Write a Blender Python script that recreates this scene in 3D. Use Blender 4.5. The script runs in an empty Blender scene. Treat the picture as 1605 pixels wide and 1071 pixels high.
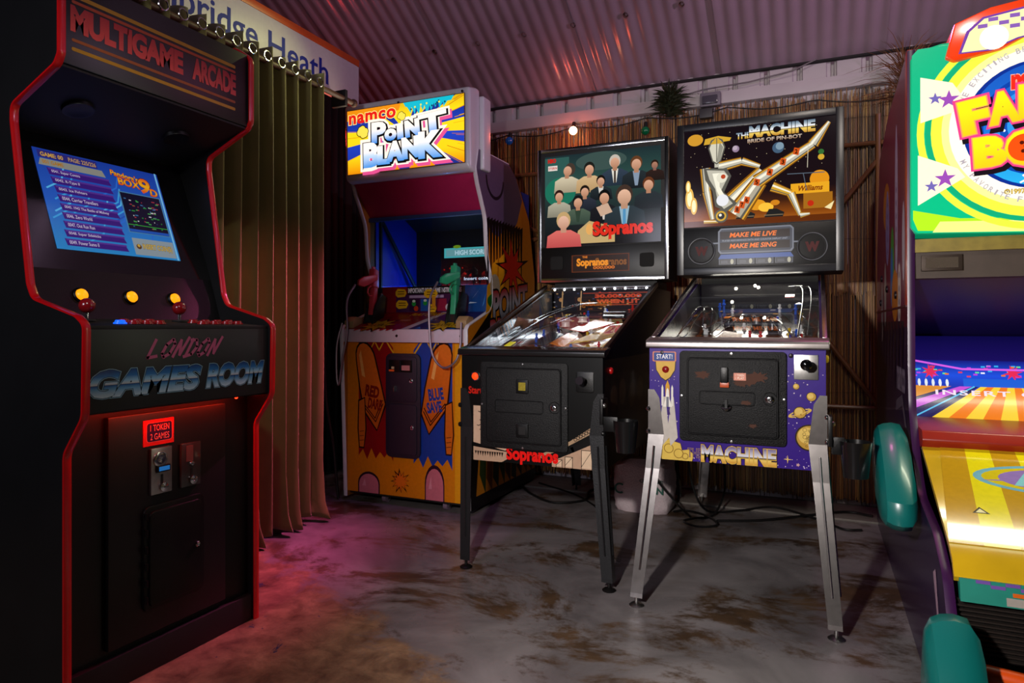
import bpy, bmesh, math, random
from mathutils import Vector, Matrix
random.seed(7)
S = bpy.context.scene
COL = S.collection
PI = math.pi

def lin(c):
    return c/12.92 if c <= 0.04045 else ((c+0.055)/1.055)**2.4
def hx(h):
    h = h.lstrip('#')
    return tuple(lin(int(h[i:i+2], 16)/255) for i in (0, 2, 4))

# ------------------------------------------------------------------ camera, world, lights, exposure
cd = bpy.data.cameras.new('camera'); cam = bpy.data.objects.new('camera', cd); COL.objects.link(cam)
cam.location = (0, 0, 0.98); cam.rotation_euler = (PI/2, 0, math.radians(24.2))
cd.sensor_width = 36; cd.lens = 36*1060/1605; cd.shift_y = -23.5/1605; cd.clip_start = 0.02
S.camera = cam
w = bpy.data.worlds.new('world'); S.world = w; w.use_nodes = True
w.node_tree.nodes['Background'].inputs[0].default_value = (0.30, 0.30, 0.38, 1)
w.node_tree.nodes['Background'].inputs[1].default_value = 0.05
S.view_settings.view_transform = 'Standard'; S.view_settings.look = 'None'
S.view_settings.exposure = 0.0; S.view_settings.gamma = 1.0; S.view_settings.use_curve_mapping = False

def lamp(name, kind, loc, energy, col, size=0.1, aim=None, spot=60, blend=0.6, size_y=None):
    ld = bpy.data.lights.new(name, kind); ld.energy = energy; ld.color = col
    if kind == 'AREA':
        ld.size = size
        if size_y: ld.shape = 'RECTANGLE'; ld.size_y = size_y
    else: ld.shadow_soft_size = size
    if kind == 'SPOT': ld.spot_size = math.radians(spot); ld.spot_blend = blend
    o = bpy.data.objects.new(name, ld); COL.objects.link(o); o.location = loc
    if aim is not None:
        o.rotation_euler = (Vector(aim)-Vector(loc)).to_track_quat('-Z', 'Y').to_euler()
    return o
# a low lamp read off the leg shadows, coloured spots, and added unseen fills
lamp('entrance_lamp', 'SPOT', (-0.55, 0.20, 1.25), 190, (1.0, 0.93, 0.87), 0.04, (-0.18, 3.2, 0.50), 88, 0.9)
lamp('ceiling_wash', 'SPOT', (1.7, 2.5, 2.35), 110, (0.80, 0.52, 0.80), 0.03, (-0.3, 3.0, 3.05), 110, 1.0)
lamp('ceiling_warm', 'SPOT', (-0.6, 1.6, 2.2), 14, (0.92, 0.80, 0.90), 0.02, (-1.4, 3.3, 3.5), 84, 1.0)
lamp('magenta_spot', 'SPOT', (-1.42, 2.98, 1.75), 260, (1.0, 0.13, 0.38), 0.02, (-2.28, 2.15, 0.55), 66, 0.9)
lamp('magenta_floor', 'SPOT', (-1.5, 2.2, 2.2), 16, (0.8, 0.15, 0.9), 0.10, (-1.9, 2.8, 0.0), 45, 1.0)
lamp('curtain_light', 'SPOT', (-1.60, 3.0, 2.62), 26, (0.85, 0.9, 0.35), 0.02, (-2.28, 2.2, 1.95), 70, 1.0)
lamp('red_backroom', 'POINT', (-2.70, 3.2, 2.12), 1.8, (1.0, 0.03, 0.02), 0.05)
lamp('cabinet_front_fill', 'SPOT', (-0.35, 0.3, 2.2), 32, (1.0, 0.95, 0.9), 0.03, (-1.75, 1.33, 1.30), 36, 0.8)  # added fill that brightens the front of the arcade cabinet
lamp('ceiling_spot', 'SPOT', (0.35, 1.1, 2.75), 60, (1.0, 0.88, 0.78), 0.06, (0.15, 4.0, 1.6), 75, 1.0)
lamp('side_panel_fill', 'AREA', (-1.5, -1.3, 1.9), 26, (0.85, 0.85, 1.0), 0.8, (-2.0, 1.0, 1.3))  # unseen fill added to lift the cabinet's dark near side
lamp('side_magenta', 'AREA', (0.15, 3.3, 2.35), 2.5, (1.0, 0.2, 0.6), 0.15, (0.0, 2.2, 0.4))

# ------------------------------------------------------------------ materials
MATS = {}
def mat(name, col, rough=0.5, metal=0.0, emit=0.0, ecol=None, noise=0.12, nscale=40, bump=0.0, coat=0.0, spec=0.5, sheen=0.0):
    if name in MATS: return MATS[name]
    if isinstance(col, str): col = hx(col)
    m = bpy.data.materials.new(name); m.use_nodes = True; nt = m.node_tree; b = nt.nodes['Principled BSDF']
    b.inputs['Roughness'].default_value = rough; b.inputs['Metallic'].default_value = metal
    b.inputs['Specular IOR Level'].default_value = spec
    b.inputs['Coat Weight'].default_value = coat; b.inputs['Coat Roughness'].default_value = 0.08
    b.inputs['Sheen Weight'].default_value = sheen
    tc = nt.nodes.new('ShaderNodeTexCoord'); n = nt.nodes.new('ShaderNodeTexNoise')
    n.inputs['Scale'].default_value = nscale; n.inputs['Detail'].default_value = 4
    nt.links.new(tc.outputs['Object'], n.inputs['Vector'])
    mx = nt.nodes.new('ShaderNodeMix'); mx.data_type = 'RGBA'
    mx.inputs[6].default_value = (*[c*(1-noise) for c in col], 1); mx.inputs[7].default_value = (*[min(1, c*(1+noise)) for c in col], 1)
    nt.links.new(n.outputs['Fac'], mx.inputs[0]); nt.links.new(mx.outputs[2], b.inputs['Base Color'])
    if bump:
        bp = nt.nodes.new('ShaderNodeBump'); bp.inputs['Strength'].default_value = bump; bp.inputs['Distance'].default_value = 0.003
        nt.links.new(n.outputs['Fac'], bp.inputs['Height']); nt.links.new(bp.outputs['Normal'], b.inputs['Normal'])
    if emit:
        e = ecol or col
        if isinstance(e, str): e = hx(e)
        b.inputs['Emission Color'].default_value = (*e, 1); b.inputs['Emission Strength'].default_value = emit
    MATS[name] = m; return m
def printmat(name, rough=0.35, emit=0.0, coat=0.3, base=1.0, metal=0.0):
    if name in MATS: return MATS[name]
    m = bpy.data.materials.new(name); m.use_nodes = True; nt = m.node_tree; b = nt.nodes['Principled BSDF']
    a = nt.nodes.new('ShaderNodeVertexColor'); a.layer_name = 'Col'
    tc = nt.nodes.new('ShaderNodeTexCoord'); n = nt.nodes.new('ShaderNodeTexNoise'); n.inputs['Scale'].default_value = 60
    nt.links.new(tc.outputs['Object'], n.inputs['Vector'])
    mr = nt.nodes.new('ShaderNodeMapRange'); mr.inputs['To Min'].default_value = 0.85*base; mr.inputs['To Max'].default_value = 1.1*base
    nt.links.new(n.outputs['Fac'], mr.inputs['Value'])
    vm = nt.nodes.new('ShaderNodeVectorMath'); vm.operation = 'SCALE'
    nt.links.new(a.outputs['Color'], vm.inputs[0]); nt.links.new(mr.outputs[0], vm.inputs['Scale'])
    nt.links.new(vm.outputs[0], b.inputs['Base Color'])
    b.inputs['Roughness'].default_value = rough; b.inputs['Coat Weight'].default_value = coat; b.inputs['Coat Roughness'].default_value = 0.05
    b.inputs['Specular IOR Level'].default_value = 0.25
    b.inputs['Metallic'].default_value = metal
    if emit:
        nt.links.new(a.outputs['Color'], b.inputs['Emission Color']); b.inputs['Emission Strength'].default_value = emit
    MATS[name] = m; return m
def glassmat(name, tint=(1, 1, 1), rough=0.02, refl=1.45):
    if name in MATS: return MATS[name]
    m = bpy.data.materials.new(name); m.use_nodes = True; nt = m.node_tree; nt.nodes.clear()
    o = nt.nodes.new('ShaderNodeOutputMaterial'); t = nt.nodes.new('ShaderNodeBsdfTransparent'); t.inputs[0].default_value = (*tint, 1)
    g = nt.nodes.new('ShaderNodeBsdfGlossy'); g.inputs['Roughness'].default_value = rough
    f = nt.nodes.new('ShaderNodeFresnel'); f.inputs[0].default_value = refl
    mx = nt.nodes.new('ShaderNodeMixShader')
    gm = nt.nodes.new('ShaderNodeNewGeometry'); mm = nt.nodes.new('ShaderNodeMath'); mm.operation = 'SUBTRACT'; mm.inputs[0].default_value = 1.0
    nt.links.new(gm.outputs['Backfacing'], mm.inputs[1]); m2 = nt.nodes.new('ShaderNodeMath'); m2.operation = 'MULTIPLY'
    nt.links.new(mm.outputs[0], m2.inputs[0]); nt.links.new(f.outputs[0], m2.inputs[1]); nt.links.new(m2.outputs[0], mx.inputs[0]); nt.links.new(t.outputs[0], mx.inputs[1]); nt.links.new(g.outputs[0], mx.inputs[2])
    nt.links.new(mx.outputs[0], o.inputs[0]); MATS[name] = m; return m

BLACK = mat('black_laminate', '#151516', 0.38, noise=0.3, nscale=6, bump=0.05, spec=0.35)
MATTE = mat('matte_black', '#0b0b0c', 0.6)
BPLAS = mat('black_plastic', '#0a0a0b', 0.35, bump=0.15, nscale=300, spec=0.3)
BPOW = mat('black_powdercoat', '#08080a', 0.5, bump=0.6, nscale=300, noise=0.3, spec=0.25)
REDT = mat('red_trim', '#cc0810', 0.28, coat=0.4)
PINKT = mat('white_trim', '#d8d4dc', 0.35, noise=0.06)
WHITEP = mat('white_plastic', '#dcdce0', 0.3, coat=0.3, noise=0.06, nscale=8)
CHROME = mat('chrome', '#c9c9cc', 0.16, metal=1.0)
STEEL = mat('brushed_steel', '#b4b2b0', 0.32, metal=1.0, noise=0.2, nscale=90)
LEGST = mat('worn_chrome', '#b4aeac', 0.24, metal=1.0, noise=0.25, nscale=50)
GLASS = glassmat('playfield_glass', (0.97, 0.98, 0.98), 0.01, 1.7)
DGLASS = glassmat('tinted_glass', (0.62, 0.66, 0.72), 0.01, 1.45)
RUBBER = mat('black_rubber', '#0a0a0a', 0.7)

# ------------------------------------------------------------------ mesh helpers
class MB:
    def __init__(s): s.v = []; s.f = []
    def add(s, vs, fs):
        k = len(s.v); s.v += [tuple(v) for v in vs]; s.f += [tuple(k+i for i in f) for f in fs]; return s
    def box(s, x0, x1, y0, y1, z0, z1):
        v = [(x, y, z) for x in (x0, x1) for y in (y0, y1) for z in (z0, z1)]
        return s.add(v, [(0, 1, 3, 2), (4, 6, 7, 5), (0, 4, 5, 1), (2, 3, 7, 6), (0, 2, 6, 4), (1, 5, 7, 3)])
    def prism(s, prof, ax, a, b):
        """profile [(d,z)] extruded along ax: 'X' (d=y) or 'Y' (d=x) or 'Z' (profile (x,y))"""
        n = len(prof)
        def m(p, t):
            return (t, p[0], p[1]) if ax == 'X' else (p[0], t, p[1]) if ax == 'Y' else (p[0], p[1], t)
        vs = [m(p, a) for p in prof]+[m(p, b) for p in prof]
        fs = [tuple(range(n-1, -1, -1)), tuple(range(n, 2*n))]+[(i, (i+1) % n, n+(i+1) % n, n+i) for i in range(n)]
        return s.add(vs, fs)
    def tube(s, pts, r, n=8, closed=False, cap=True):
        pts = [Vector(p) for p in pts]; m = len(pts); k = len(s.v)
        rr = r if isinstance(r, (list, tuple)) else [r]*m
        up = None
        for i, p in enumerate(pts):
            t = (pts[(i+1) % m]-pts[i-1]) if closed else (pts[min(i+1, m-1)]-pts[max(i-1, 0)])
            t = t.normalized() if t.length > 1e-9 else Vector((0, 0, 1))
            if up is None: up = t.orthogonal().normalized()
            up = (up-t*up.dot(t)); up = up.normalized() if up.length > 1e-6 else t.orthogonal().normalized()
            sd = t.cross(up)
            for j in range(n):
                a = 2*PI*j/n; s.v.append(tuple(p+(up*math.cos(a)+sd*math.sin(a))*rr[i]))
        for i in range(m if closed else m-1):
            i2 = (i+1) % m
            for j in range(n):
                j2 = (j+1) % n; s.f.append((k+i*n+j, k+i*n+j2, k+i2*n+j2, k+i2*n+j))
        if cap and not closed:
            s.f.append(tuple(k+j for j in range(n-1, -1, -1))); s.f.append(tuple(k+(m-1)*n+j for j in range(n)))
        return s
    def cyl(s, p0, p1, r0, r1=None, n=20): return s.tube([p0, p1], [r0, r0 if r1 is None else r1], n)
    def lathe(s, prof, c, ax=(0, 0, 1), n=20):
        """prof [(r,h)] along axis from c"""
        ax = Vector(ax).normalized(); c = Vector(c); u = ax.orthogonal().normalized(); w_ = ax.cross(u); k = len(s.v); m = len(prof)
        for r, h in prof:
            for j in range(n):
                a = 2*PI*j/n; s.v.append(tuple(c+ax*h+(u*math.cos(a)+w_*math.sin(a))*max(r, 1e-5)))
        for i in range(m-1):
            for j in range(n):
                j2 = (j+1) % n; s.f.append((k+i*n+j, k+i*n+j2, k+(i+1)*n+j2, k+(i+1)*n+j))
        return s
    def ball(s, c, r, n=14):
        return s.lathe([(r*math.sin(PI*i/8), -r*math.cos(PI*i/8)) for i in range(9)], c, n=n)
WL = {}
def link(o, parent, c):
    COL.objects.link(o); WL[o.name] = Vector(c)
    if parent is not None: o.parent = parent; o.location = Vector(c)-WL[parent.name]
    else: o.location = c
def ob(name, mb, m, parent=None, smooth=False, bevel=0.0, origin=None, seg=2):
    vs = mb.v; xs = list(zip(*vs))
    c = Vector(origin) if origin else Vector([(min(a)+max(a))/2 for a in xs])
    me = bpy.data.meshes.new(name); me.from_pydata([tuple(Vector(v)-c) for v in vs], [], mb.f)
    bm = bmesh.new(); bm.from_mesh(me); bmesh.ops.recalc_face_normals(bm, faces=bm.faces)
    if bevel:
        es = [e for e in bm.edges if len(e.link_faces) == 2 and e.calc_face_angle(0) > 0.6]
        bmesh.ops.bevel(bm, geom=es, offset=bevel, segments=seg, affect='EDGES', profile=0.6, clamp_overlap=True)
    bm.to_mesh(me); bm.free()
    me.materials.append(m)
    if smooth or bevel:
        for p in me.polygons: p.use_smooth = True
        try: me.set_sharp_from_angle(angle=math.radians(40))
        except Exception: pass
    o = bpy.data.objects.new(name, me); link(o, parent, c)
    return o
def thing(name, label, cat, loc, group=None):
    o = bpy.data.objects.new(name, None); o.empty_display_size = 0.1; COL.objects.link(o); o.location = loc; WL[o.name] = Vector(loc)
    tag(o, label, cat, group); return o
def tag(o, label, cat, group=None):
    o['label'] = label; o['category'] = cat
    if group: o['group'] = group
    return o
def struct(o): o['kind'] = 'structure'; return o
def lab(o, s): o['label'] = s; return o

def fillet(pts, rs, n=5):
    out = []
    for i, p in enumerate(pts):
        r = rs[i] if isinstance(rs, (list, tuple)) else rs
        if i == 0 or i == len(pts)-1 or r <= 0: out.append(p); continue
        P = Vector(p); A = Vector(pts[i-1])-P; B = Vector(pts[i+1])-P
        ang = A.angle(B)
        if ang > 3.0: out.append(p); continue
        d = min(r/math.tan(ang/2), A.length*0.45, B.length*0.45)
        a = P+A.normalized()*d; b = P+B.normalized()*d
        for k in range(n+1):
            t = k/n; q = a*(1-t)**2+P*2*t*(1-t)+b*t*t; out.append((q.x, q.y))
    return out
def ribbon(path, ax, a, b, out=0.004, sgn=1):
    """T-moulding: rounded strip following an open profile path"""
    mb = MB(); m = len(path); k = 0
    sec = [(a, -0.002), (a, out*0.6), (a+(b-a)*0.25, out), (a+(b-a)*0.75, out), (b, out*0.6), (b, -0.002)]
    for i, p in enumerate(path):
        q0 = path[max(i-1, 0)]; q1 = path[min(i+1, m-1)]
        t = Vector((q1[0]-q0[0], q1[1]-q0[1])).normalized(); nn = Vector((t.y, -t.x))*sgn
        for (s, o) in sec:
            d, z = p[0]+nn.x*o, p[1]+nn.y*o
            mb.v.append((s, d, z) if ax == 'X' else (d, s, z))
    n = len(sec)
    for i in range(m-1):
        for j in range(n-1): mb.f.append((i*n+j, i*n+j+1, (i+1)*n+j+1, (i+1)*n+j))
    return mb

# ------------------------------------------------------------------ text and flat print
TC = {}
def textgeo(s, bold=0.0, shear=0.0, space=1.0):
    key = (s, bold, shear, space)
    if key in TC: return TC[key]
    cu = bpy.data.curves.new('t', 'FONT'); cu.body = s; cu.offset = bold; cu.shear = shear; cu.space_character = space; cu.resolution_u = 3
    o = bpy.data.objects.new('t', cu); COL.objects.link(o); dg = bpy.context.evaluated_depsgraph_get()
    e = o.evaluated_get(dg); me = e.to_mesh()
    vs = [(v.co.x, v.co.y) for v in me.vertices]; fs = []
    me.calc_loop_triangles()
    fs = [tuple(t.vertices) for t in me.loop_triangles]
    e.to_mesh_clear(); bpy.data.objects.remove(o); bpy.data.curves.remove(cu)
    base = textgeo(s, 0, shear, space) if bold else None
    if base: x0, x1, y0, y1 = base[2]
    else:
        x0 = min(v[0] for v in vs); x1 = max(v[0] for v in vs); y0 = min(v[1] for v in vs); y1 = max(v[1] for v in vs)
    TC[key] = (vs, fs, (x0, x1, y0, y1)); return TC[key]
def clipband(poly, y0, y1):
    for (lim, sg) in ((y0, 1), (y1, -1)):
        out = []
        for i, p in enumerate(poly):
            q = poly[(i+1) % len(poly)]; a = (p[1]-lim)*sg; b = (q[1]-lim)*sg
            if a >= 0: out.append(p)
            if (a > 0) != (b > 0) and a != b:
                t = a/(a-b); out.append((p[0]+(q[0]-p[0])*t, p[1]+(q[1]-p[1])*t))
        poly = out
        if len(poly) < 3: return []
    return poly
def gradcol(stops, t):
    t = max(0, min(1, t))
    for i in range(len(stops)-1):
        a, b = stops[i], stops[i+1]
        if t <= b[0] or i == len(stops)-2:
            k = 0 if b[0] == a[0] else max(0, min(1, (t-a[0])/(b[0]-a[0]))); return tuple(x*(1-k)+y*k for x, y in zip(a[1], b[1]))
def C(c): return hx(c) if isinstance(c, str) else c
class Art:
    """flat print in unit coordinates 0..1 on a surface: origin + u*U + v*V, each layer laid over the last"""
    STEP = 0.000014
    def __init__(s, o, U, V, lift=0.0008):
        s.o = Vector(o); s.U = Vector(U); s.V = Vector(V); s.N = s.U.cross(s.V).normalized(); s.L = lift
        s.v = []; s.f = []; s.c = []; s.asp = s.U.length/s.V.length
    def put(s, poly, cols):
        k = len(s.v)
        for p, c in zip(poly, cols): s.v.append(s.o+s.U*p[0]+s.V*p[1]+s.N*s.L); s.c.append(c)
        s.f.append(tuple(range(k, k+len(poly))))
    def nxt(s): s.L += s.STEP
    def poly(s, pts, col, grad=None, gy=None):
        if grad:
            st = [(a, C(b)) for a, b in grad]; ys = [p[1] for p in pts]; lo, hi = gy or (min(ys), max(ys))
            for i in range(len(st)-1):
                y0 = lo+(hi-lo)*st[i][0] if i else -9; y1 = lo+(hi-lo)*st[i+1][0] if i < len(st)-2 else 9
                q = clipband(pts, y0, y1)
                if q: s.put(q, [gradcol(st, (p[1]-lo)/(hi-lo)) for p in q])
        else:
            c = C(col); s.put(pts, [c]*len(pts))
        s.nxt(); return s
    def rect(s, x0, y0, x1, y1, col=None, grad=None): return s.poly([(x0, y0), (x1, y0), (x1, y1), (x0, y1)], col, grad)
    def hrect(s, x0, y0, x1, y1, stops):     # gradient along u
        st = [(a, C(b)) for a, b in stops]
        for i in range(len(st)-1):
            a = x0+(x1-x0)*st[i][0]; b = x0+(x1-x0)*st[i+1][0]
            s.put([(a, y0), (b, y0), (b, y1), (a, y1)], [st[i][1], st[i+1][1], st[i+1][1], st[i][1]])
        s.nxt(); return s
    def ell(s, cx, cy, rx, ry=None, col=None, n=28, rot=0, grad=None, a0=0, a1=2*PI):
        """ry defaults to a true circle on the surface"""
        if ry is None: ry = rx*s.asp
        pts = []
        for i in range(n if a1-a0 > 6.28 else n+1):
            a = a0+(a1-a0)*i/n; x = math.cos(a)*rx; y = math.sin(a)*ry/s.asp
            pts.append((cx+(x*math.cos(rot)-y*math.sin(rot)), cy+(x*math.sin(rot)+y*math.cos(rot))*s.asp))
        return s.poly(pts, col, grad)
    def ring(s, cx, cy, r, wd, col, n=36, a0=0, a1=2*PI, ry=None):
        ry = r*s.asp if ry is None else ry; c = C(col)
        for i in range(n):
            a, b = a0+(a1-a0)*i/n, a0+(a1-a0)*(i+1)/n; q = []
            for (t, k) in ((a, 1), (b, 1), (b, 1-wd/r), (a, 1-wd/r)): q.append((cx+r*k*math.cos(t), cy+ry*k*math.sin(t)))
            s.put(q, [c]*4)
        s.nxt(); return s
    def star(s, cx, cy, r1, r2, n, col, rot=0, jit=0.0, sy=None):
        sy = s.asp if sy is None else sy; pts = []
        for i in range(2*n):
            r = (r1 if i % 2 == 0 else r2)*(1+random.uniform(-jit, jit)); a = rot+PI*i/n
            pts.append((cx+r*math.cos(a), cy+r*math.sin(a)*sy))
        # fan so that concave stars tessellate safely
        c = C(col)
        for i in range(2*n): s.put([(cx, cy), pts[i], pts[(i+1) % (2*n)]], [c]*3)
        s.nxt(); return s
    def line(s, pts, wd, col):
        c = C(col)
        for i in range(len(pts)-1):
            (x0, y0), (x1, y1) = pts[i], pts[i+1]; dx, dy = x1-x0, (y1-y0)/s.asp; L = math.hypot(dx, dy) or 1
            nx, ny = -dy/L*wd/2, dx/L*wd/2*s.asp; ex, ey = dx/L*wd*0.3, dy/L*wd*0.3*s.asp
            s.put([(x0+nx-ex, y0+ny-ey), (x0-nx-ex, y0-ny-ey), (x1-nx+ex, y1-ny+ey), (x1+nx+ex, y1+ny+ey)], [c]*4)
        s.nxt(); return s
    def text(s, t, x0, y0, x1, y1, col=None, bold=0.0, shear=0.0, rot=0.0, grad=None, space=1.0, slope=0.0, out=None, ow=0.04, sc=1.0):
        if out: s.text(t, x0, y0, x1, y1, out, bold+ow, shear, rot, None, space, slope)
        vs, fs, (a0, a1, b0, b1) = textgeo(t, bold, shear, space)
        cx, cy = (x0+x1)/2, (y0+y1)/2
        def mp(v):
            x = x0+(v[0]-a0)/(a1-a0)*(x1-x0)-cx; y = (y0+(v[1]-b0)/(b1-b0)*(y1-y0)-cy)/s.asp
            X = x*math.cos(rot)-y*math.sin(rot); Y = (x*math.sin(rot)+y*math.cos(rot))*s.asp+slope*x
            return (cx+X, cy+Y)
        if grad:
            st = [(a, C(b)) for a, b in grad]; H = b1-b0
            for f in fs:
                tri = [vs[i] for i in f]
                for i in range(len(st)-1):
                    l = b0+H*st[i][0] if i else -99; h = b0+H*st[i+1][0] if i < len(st)-2 else 99
                    q = clipband(tri, l, h)
                    if len(q) > 2: s.put([mp(p) for p in q], [gradcol(st, (p[1]-b0)/H) for p in q])
        else:
            c = C(col)
            for f in fs: s.put([mp(vs[i]) for i in f], [c]*3)
        s.nxt(); return s
    def letters(s, items, grad=None, col=None, bold=0.02, out='#000000', ow=0.05, shear=0.0):
        """items (char, cx, cy, w, h, rot)"""
        if out:
            for ch, cx, cy, w_, h_, r in items: s.text(ch, cx-w_/2, cy-h_/2, cx+w_/2, cy+h_/2, out, bold+ow, shear, r)
        for ch, cx, cy, w_, h_, r in items: s.text(ch, cx-w_/2, cy-h_/2, cx+w_/2, cy+h_/2, col, bold, shear, r, grad)
        return s
    def build(s, name, m, parent):
        c = s.o+s.U*0.5+s.V*0.5
        me = bpy.data.meshes.new(name); me.from_pydata([tuple(v-c) for v in s.v], [], s.f)
        at = me.color_attributes.new('Col', 'FLOAT_COLOR', 'POINT')
        buf = []
        for k in s.c: buf += [k[0], k[1], k[2], 1.0]
        at.data.foreach_set('color', buf); me.materials.append(m)
        # make every face look along the surface normal
        bm = bmesh.new(); bm.from_mesh(me); fl = [f for f in bm.faces if f.normal.dot(s.N) < 0]
        bmesh.ops.reverse_faces(bm, faces=fl); bm.to_mesh(me); bm.free()
        o = bpy.data.objects.new(name, me); link(o, parent, c); return o
PRINT = printmat('print_gloss', 0.35, 0, 0.1)
PRINTM = printmat('print_matt', 0.55, 0, 0.0)

def rrect(x0, y0, x1, y1, r, n=4, asp=1.0):
    out = []
    for (cx, cy, a) in ((x1-r, y1-r*asp, 0), (x0+r, y1-r*asp, PI/2), (x0+r, y0+r*asp, PI), (x1-r, y0+r*asp, 1.5*PI)):
        for i in range(n+1):
            t = a+PI/2*i/n; out.append((cx+r*math.cos(t), cy+r*asp*math.sin(t)))
    return out

# ================================================================== the setting
def floor_mat():
    m = bpy.data.materials.new('stained_concrete'); m.use_nodes = True; nt = m.node_tree; b = nt.nodes['Principled BSDF']
    N, K = nt.nodes.new, nt.links.new
    tc = N('ShaderNodeTexCoord'); mp = N('ShaderNodeMapping'); K(tc.outputs['Object'], mp.inputs[0])
    def noise(scale, det, rough=0.6, dist=0.0, sc=(1, 1, 1)):
        n = N('ShaderNodeTexNoise'); n.inputs['Scale'].default_value = scale; n.inputs['Detail'].default_value = det
        n.inputs['Roughness'].default_value = rough; n.inputs['Distortion'].default_value = dist
        q = N('ShaderNodeMapping'); q.inputs['Scale'].default_value = sc; K(tc.outputs['Object'], q.inputs[0]); K(q.outputs[0], n.inputs['Vector']); return n
    def ramp(src, a, b_, c0, c1):
        r = N('ShaderNodeValToRGB'); r.color_ramp.elements[0].position = a; r.color_ramp.elements[1].position = b_
        r.color_ramp.elements[0].color = (*c0, 1); r.color_ramp.elements[1].color = (*c1, 1); K(src, r.inputs[0]); return r
    def mix(f, a, b_):
        x = N('ShaderNodeMix'); x.data_type = 'RGBA'; K(f, x.inputs[0])
        for s_, i in ((a, 6), (b_, 7)):
            if isinstance(s_, tuple): x.inputs[i].default_value = (*s_, 1)
            else: K(s_, x.inputs[i])
        return x.outputs[2]
    base = ramp(noise(2.2, 6, 0.6, 0.6).outputs['Fac'], 0.35, 0.7, hx('#5b5657'), hx('#8d8788'))
    stain = noise(1.9, 12, 0.74, 0.4, (1, 1.5, 1)); sm = ramp(stain.outputs['Fac'], 0.50, 0.58, (0, 0, 0), (1, 1, 1))
    scol = ramp(noise(6, 5).outputs['Fac'], 0.3, 0.7, hx('#342820'), hx('#5e4834'))
    # the sheet of brown varnish worn through at the front left
    sx = N('ShaderNodeSeparateXYZ'); K(tc.outputs['Object'], sx.inputs[0])
    c1 = mix(sm.outputs[0], base.outputs[0], scol.outputs[0])
    g0 = N('ShaderNodeMath'); g0.operation = 'MULTIPLY'; K(sx.outputs[0], g0.inputs[0]); g0.inputs[1].default_value = 0.25
    g = N('ShaderNodeMath'); g.operation = 'MULTIPLY_ADD'; K(sx.outputs[1], g.inputs[0]); g.inputs[1].default_value = 0.5; K(g0.outputs[0], g.inputs[2])
    n3 = noise(5, 8, 0.7, 0.8); ad = N('ShaderNodeMath'); ad.operation = 'MULTIPLY_ADD'; K(n3.outputs['Fac'], ad.inputs[0]); ad.inputs[1].default_value = 0.4; K(g.outputs[0], ad.inputs[2])
    fm = ramp(ad.outputs[0], 0.76, 0.82, (1, 1, 1), (0, 0, 0))
    fc = ramp(noise(9, 7, 0.7, 0.4).outputs['Fac'], 0.3, 0.75, hx('#4a3226'), hx('#a88a68'))
    c2 = mix(fm.outputs[0], c1, fc.outputs[0])
    bl = ramp(noise(7, 8, 0.75, 0.3).outputs['Fac'], 0.62, 0.64, (0, 0, 0), (1, 1, 1))
    mb_ = N('ShaderNodeMath'); mb_.operation = 'MULTIPLY'; K(bl.outputs[0], mb_.inputs[0]); K(fm.outputs[0], mb_.inputs[1])
    c3 = mix(mb_.outputs[0], c2, hx('#2c3550'))
    K(c3, b.inputs['Base Color'])
    rr = ramp(noise(3, 7, 0.6).outputs['Fac'], 0.3, 0.7, (0.22,)*3, (0.5,)*3); K(rr.outputs[0], b.inputs['Roughness'])
    bp = N('ShaderNodeBump'); bp.inputs['Strength'].default_value = 0.25; bp.inputs['Distance'].default_value = 0.004
    K(noise(14, 8, 0.7).outputs['Fac'], bp.inputs['Height']); K(bp.outputs[0], b.inputs['Normal'])
    return m
XL, XR, YF, YB = -3.7, 2.4, -2.2, 4.12
FM = floor_mat()
struct(ob('floor', MB().box(XL-0.1, XR+0.1, YF-0.1, YB+0.2, -0.1, 0.0), FM, origin=(0, 0, 0)))
struct(ob('trim_1', MB().box(XL, XR, 3.79, YB, 0.0, 0.012), mat('kerb_concrete', '#6b655f', 0.7, bump=0.4, nscale=30, noise=0.3), bevel=0.003))
WALLD = mat('dark_wall', '#1a1517', 0.8)
struct(ob('wall_left', MB().box(XL-0.1, XL, YF, YB+0.1, 0, 5.6), WALLD))
struct(ob('wall_right', MB().box(XR, XR+0.1, YF, YB+0.1, 0, 5.6), WALLD))
struct(ob('wall_front', MB().box(XL, XR, YF-0.1, YF, 0, 6.2), WALLD))
# back wall: white box-profile steel sheet
def boxprofile(x0, x1, y, z0, z1, pitch=0.173, dep=0.036):
    mb = MB(); x = x0; pts = []
    while x < x1:
        pts += [(x, y), (x+0.118, y), (x+0.124, y+dep*0.4), (x+0.140, y+dep*0.4), (x+0.144, y+dep), (x+0.156, y+dep), (x+0.160, y+dep*0.4), (x+0.168, y+dep*0.4)]; x += pitch
    k = 0
    for p in pts: mb.v += [(p[0], p[1], z0), (p[0], p[1], z1)]
    for i in range(len(pts)-1): mb.f.append((2*i, 2*i+2, 2*i+3, 2*i+1))
    n = len(pts); mb.v += [(pts[-1][0], y+0.08, z0), (pts[-1][0], y+0.08, z1), (pts[0][0], y+0.08, z0), (pts[0][0], y+0.08, z1)]; k = 2*n
    mb.f += [(2*n-2, k, k+1, 2*n-1), (k, k+2, k+3, k+1), (k+2, 0, 1, k+3)]
    return mb
WSHEET = mat('white_sheet_metal', '#b3a9ad', 0.5, noise=0.12, nscale=5)
struct(ob('wall_back', boxprofile(XL, XR, YB, 0, 2.58), WSHEET))
# slanted white rail across the sheet
bmr = MB().prism([(YB-0.045, 2.275), (YB-0.001, 2.27), (YB-0.001, 2.345), (YB-0.045, 2.345)], 'X', XL+.02, XR-.02)
struct(ob('trim_2', bmr, WSHEET, bevel=0.004))
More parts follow.
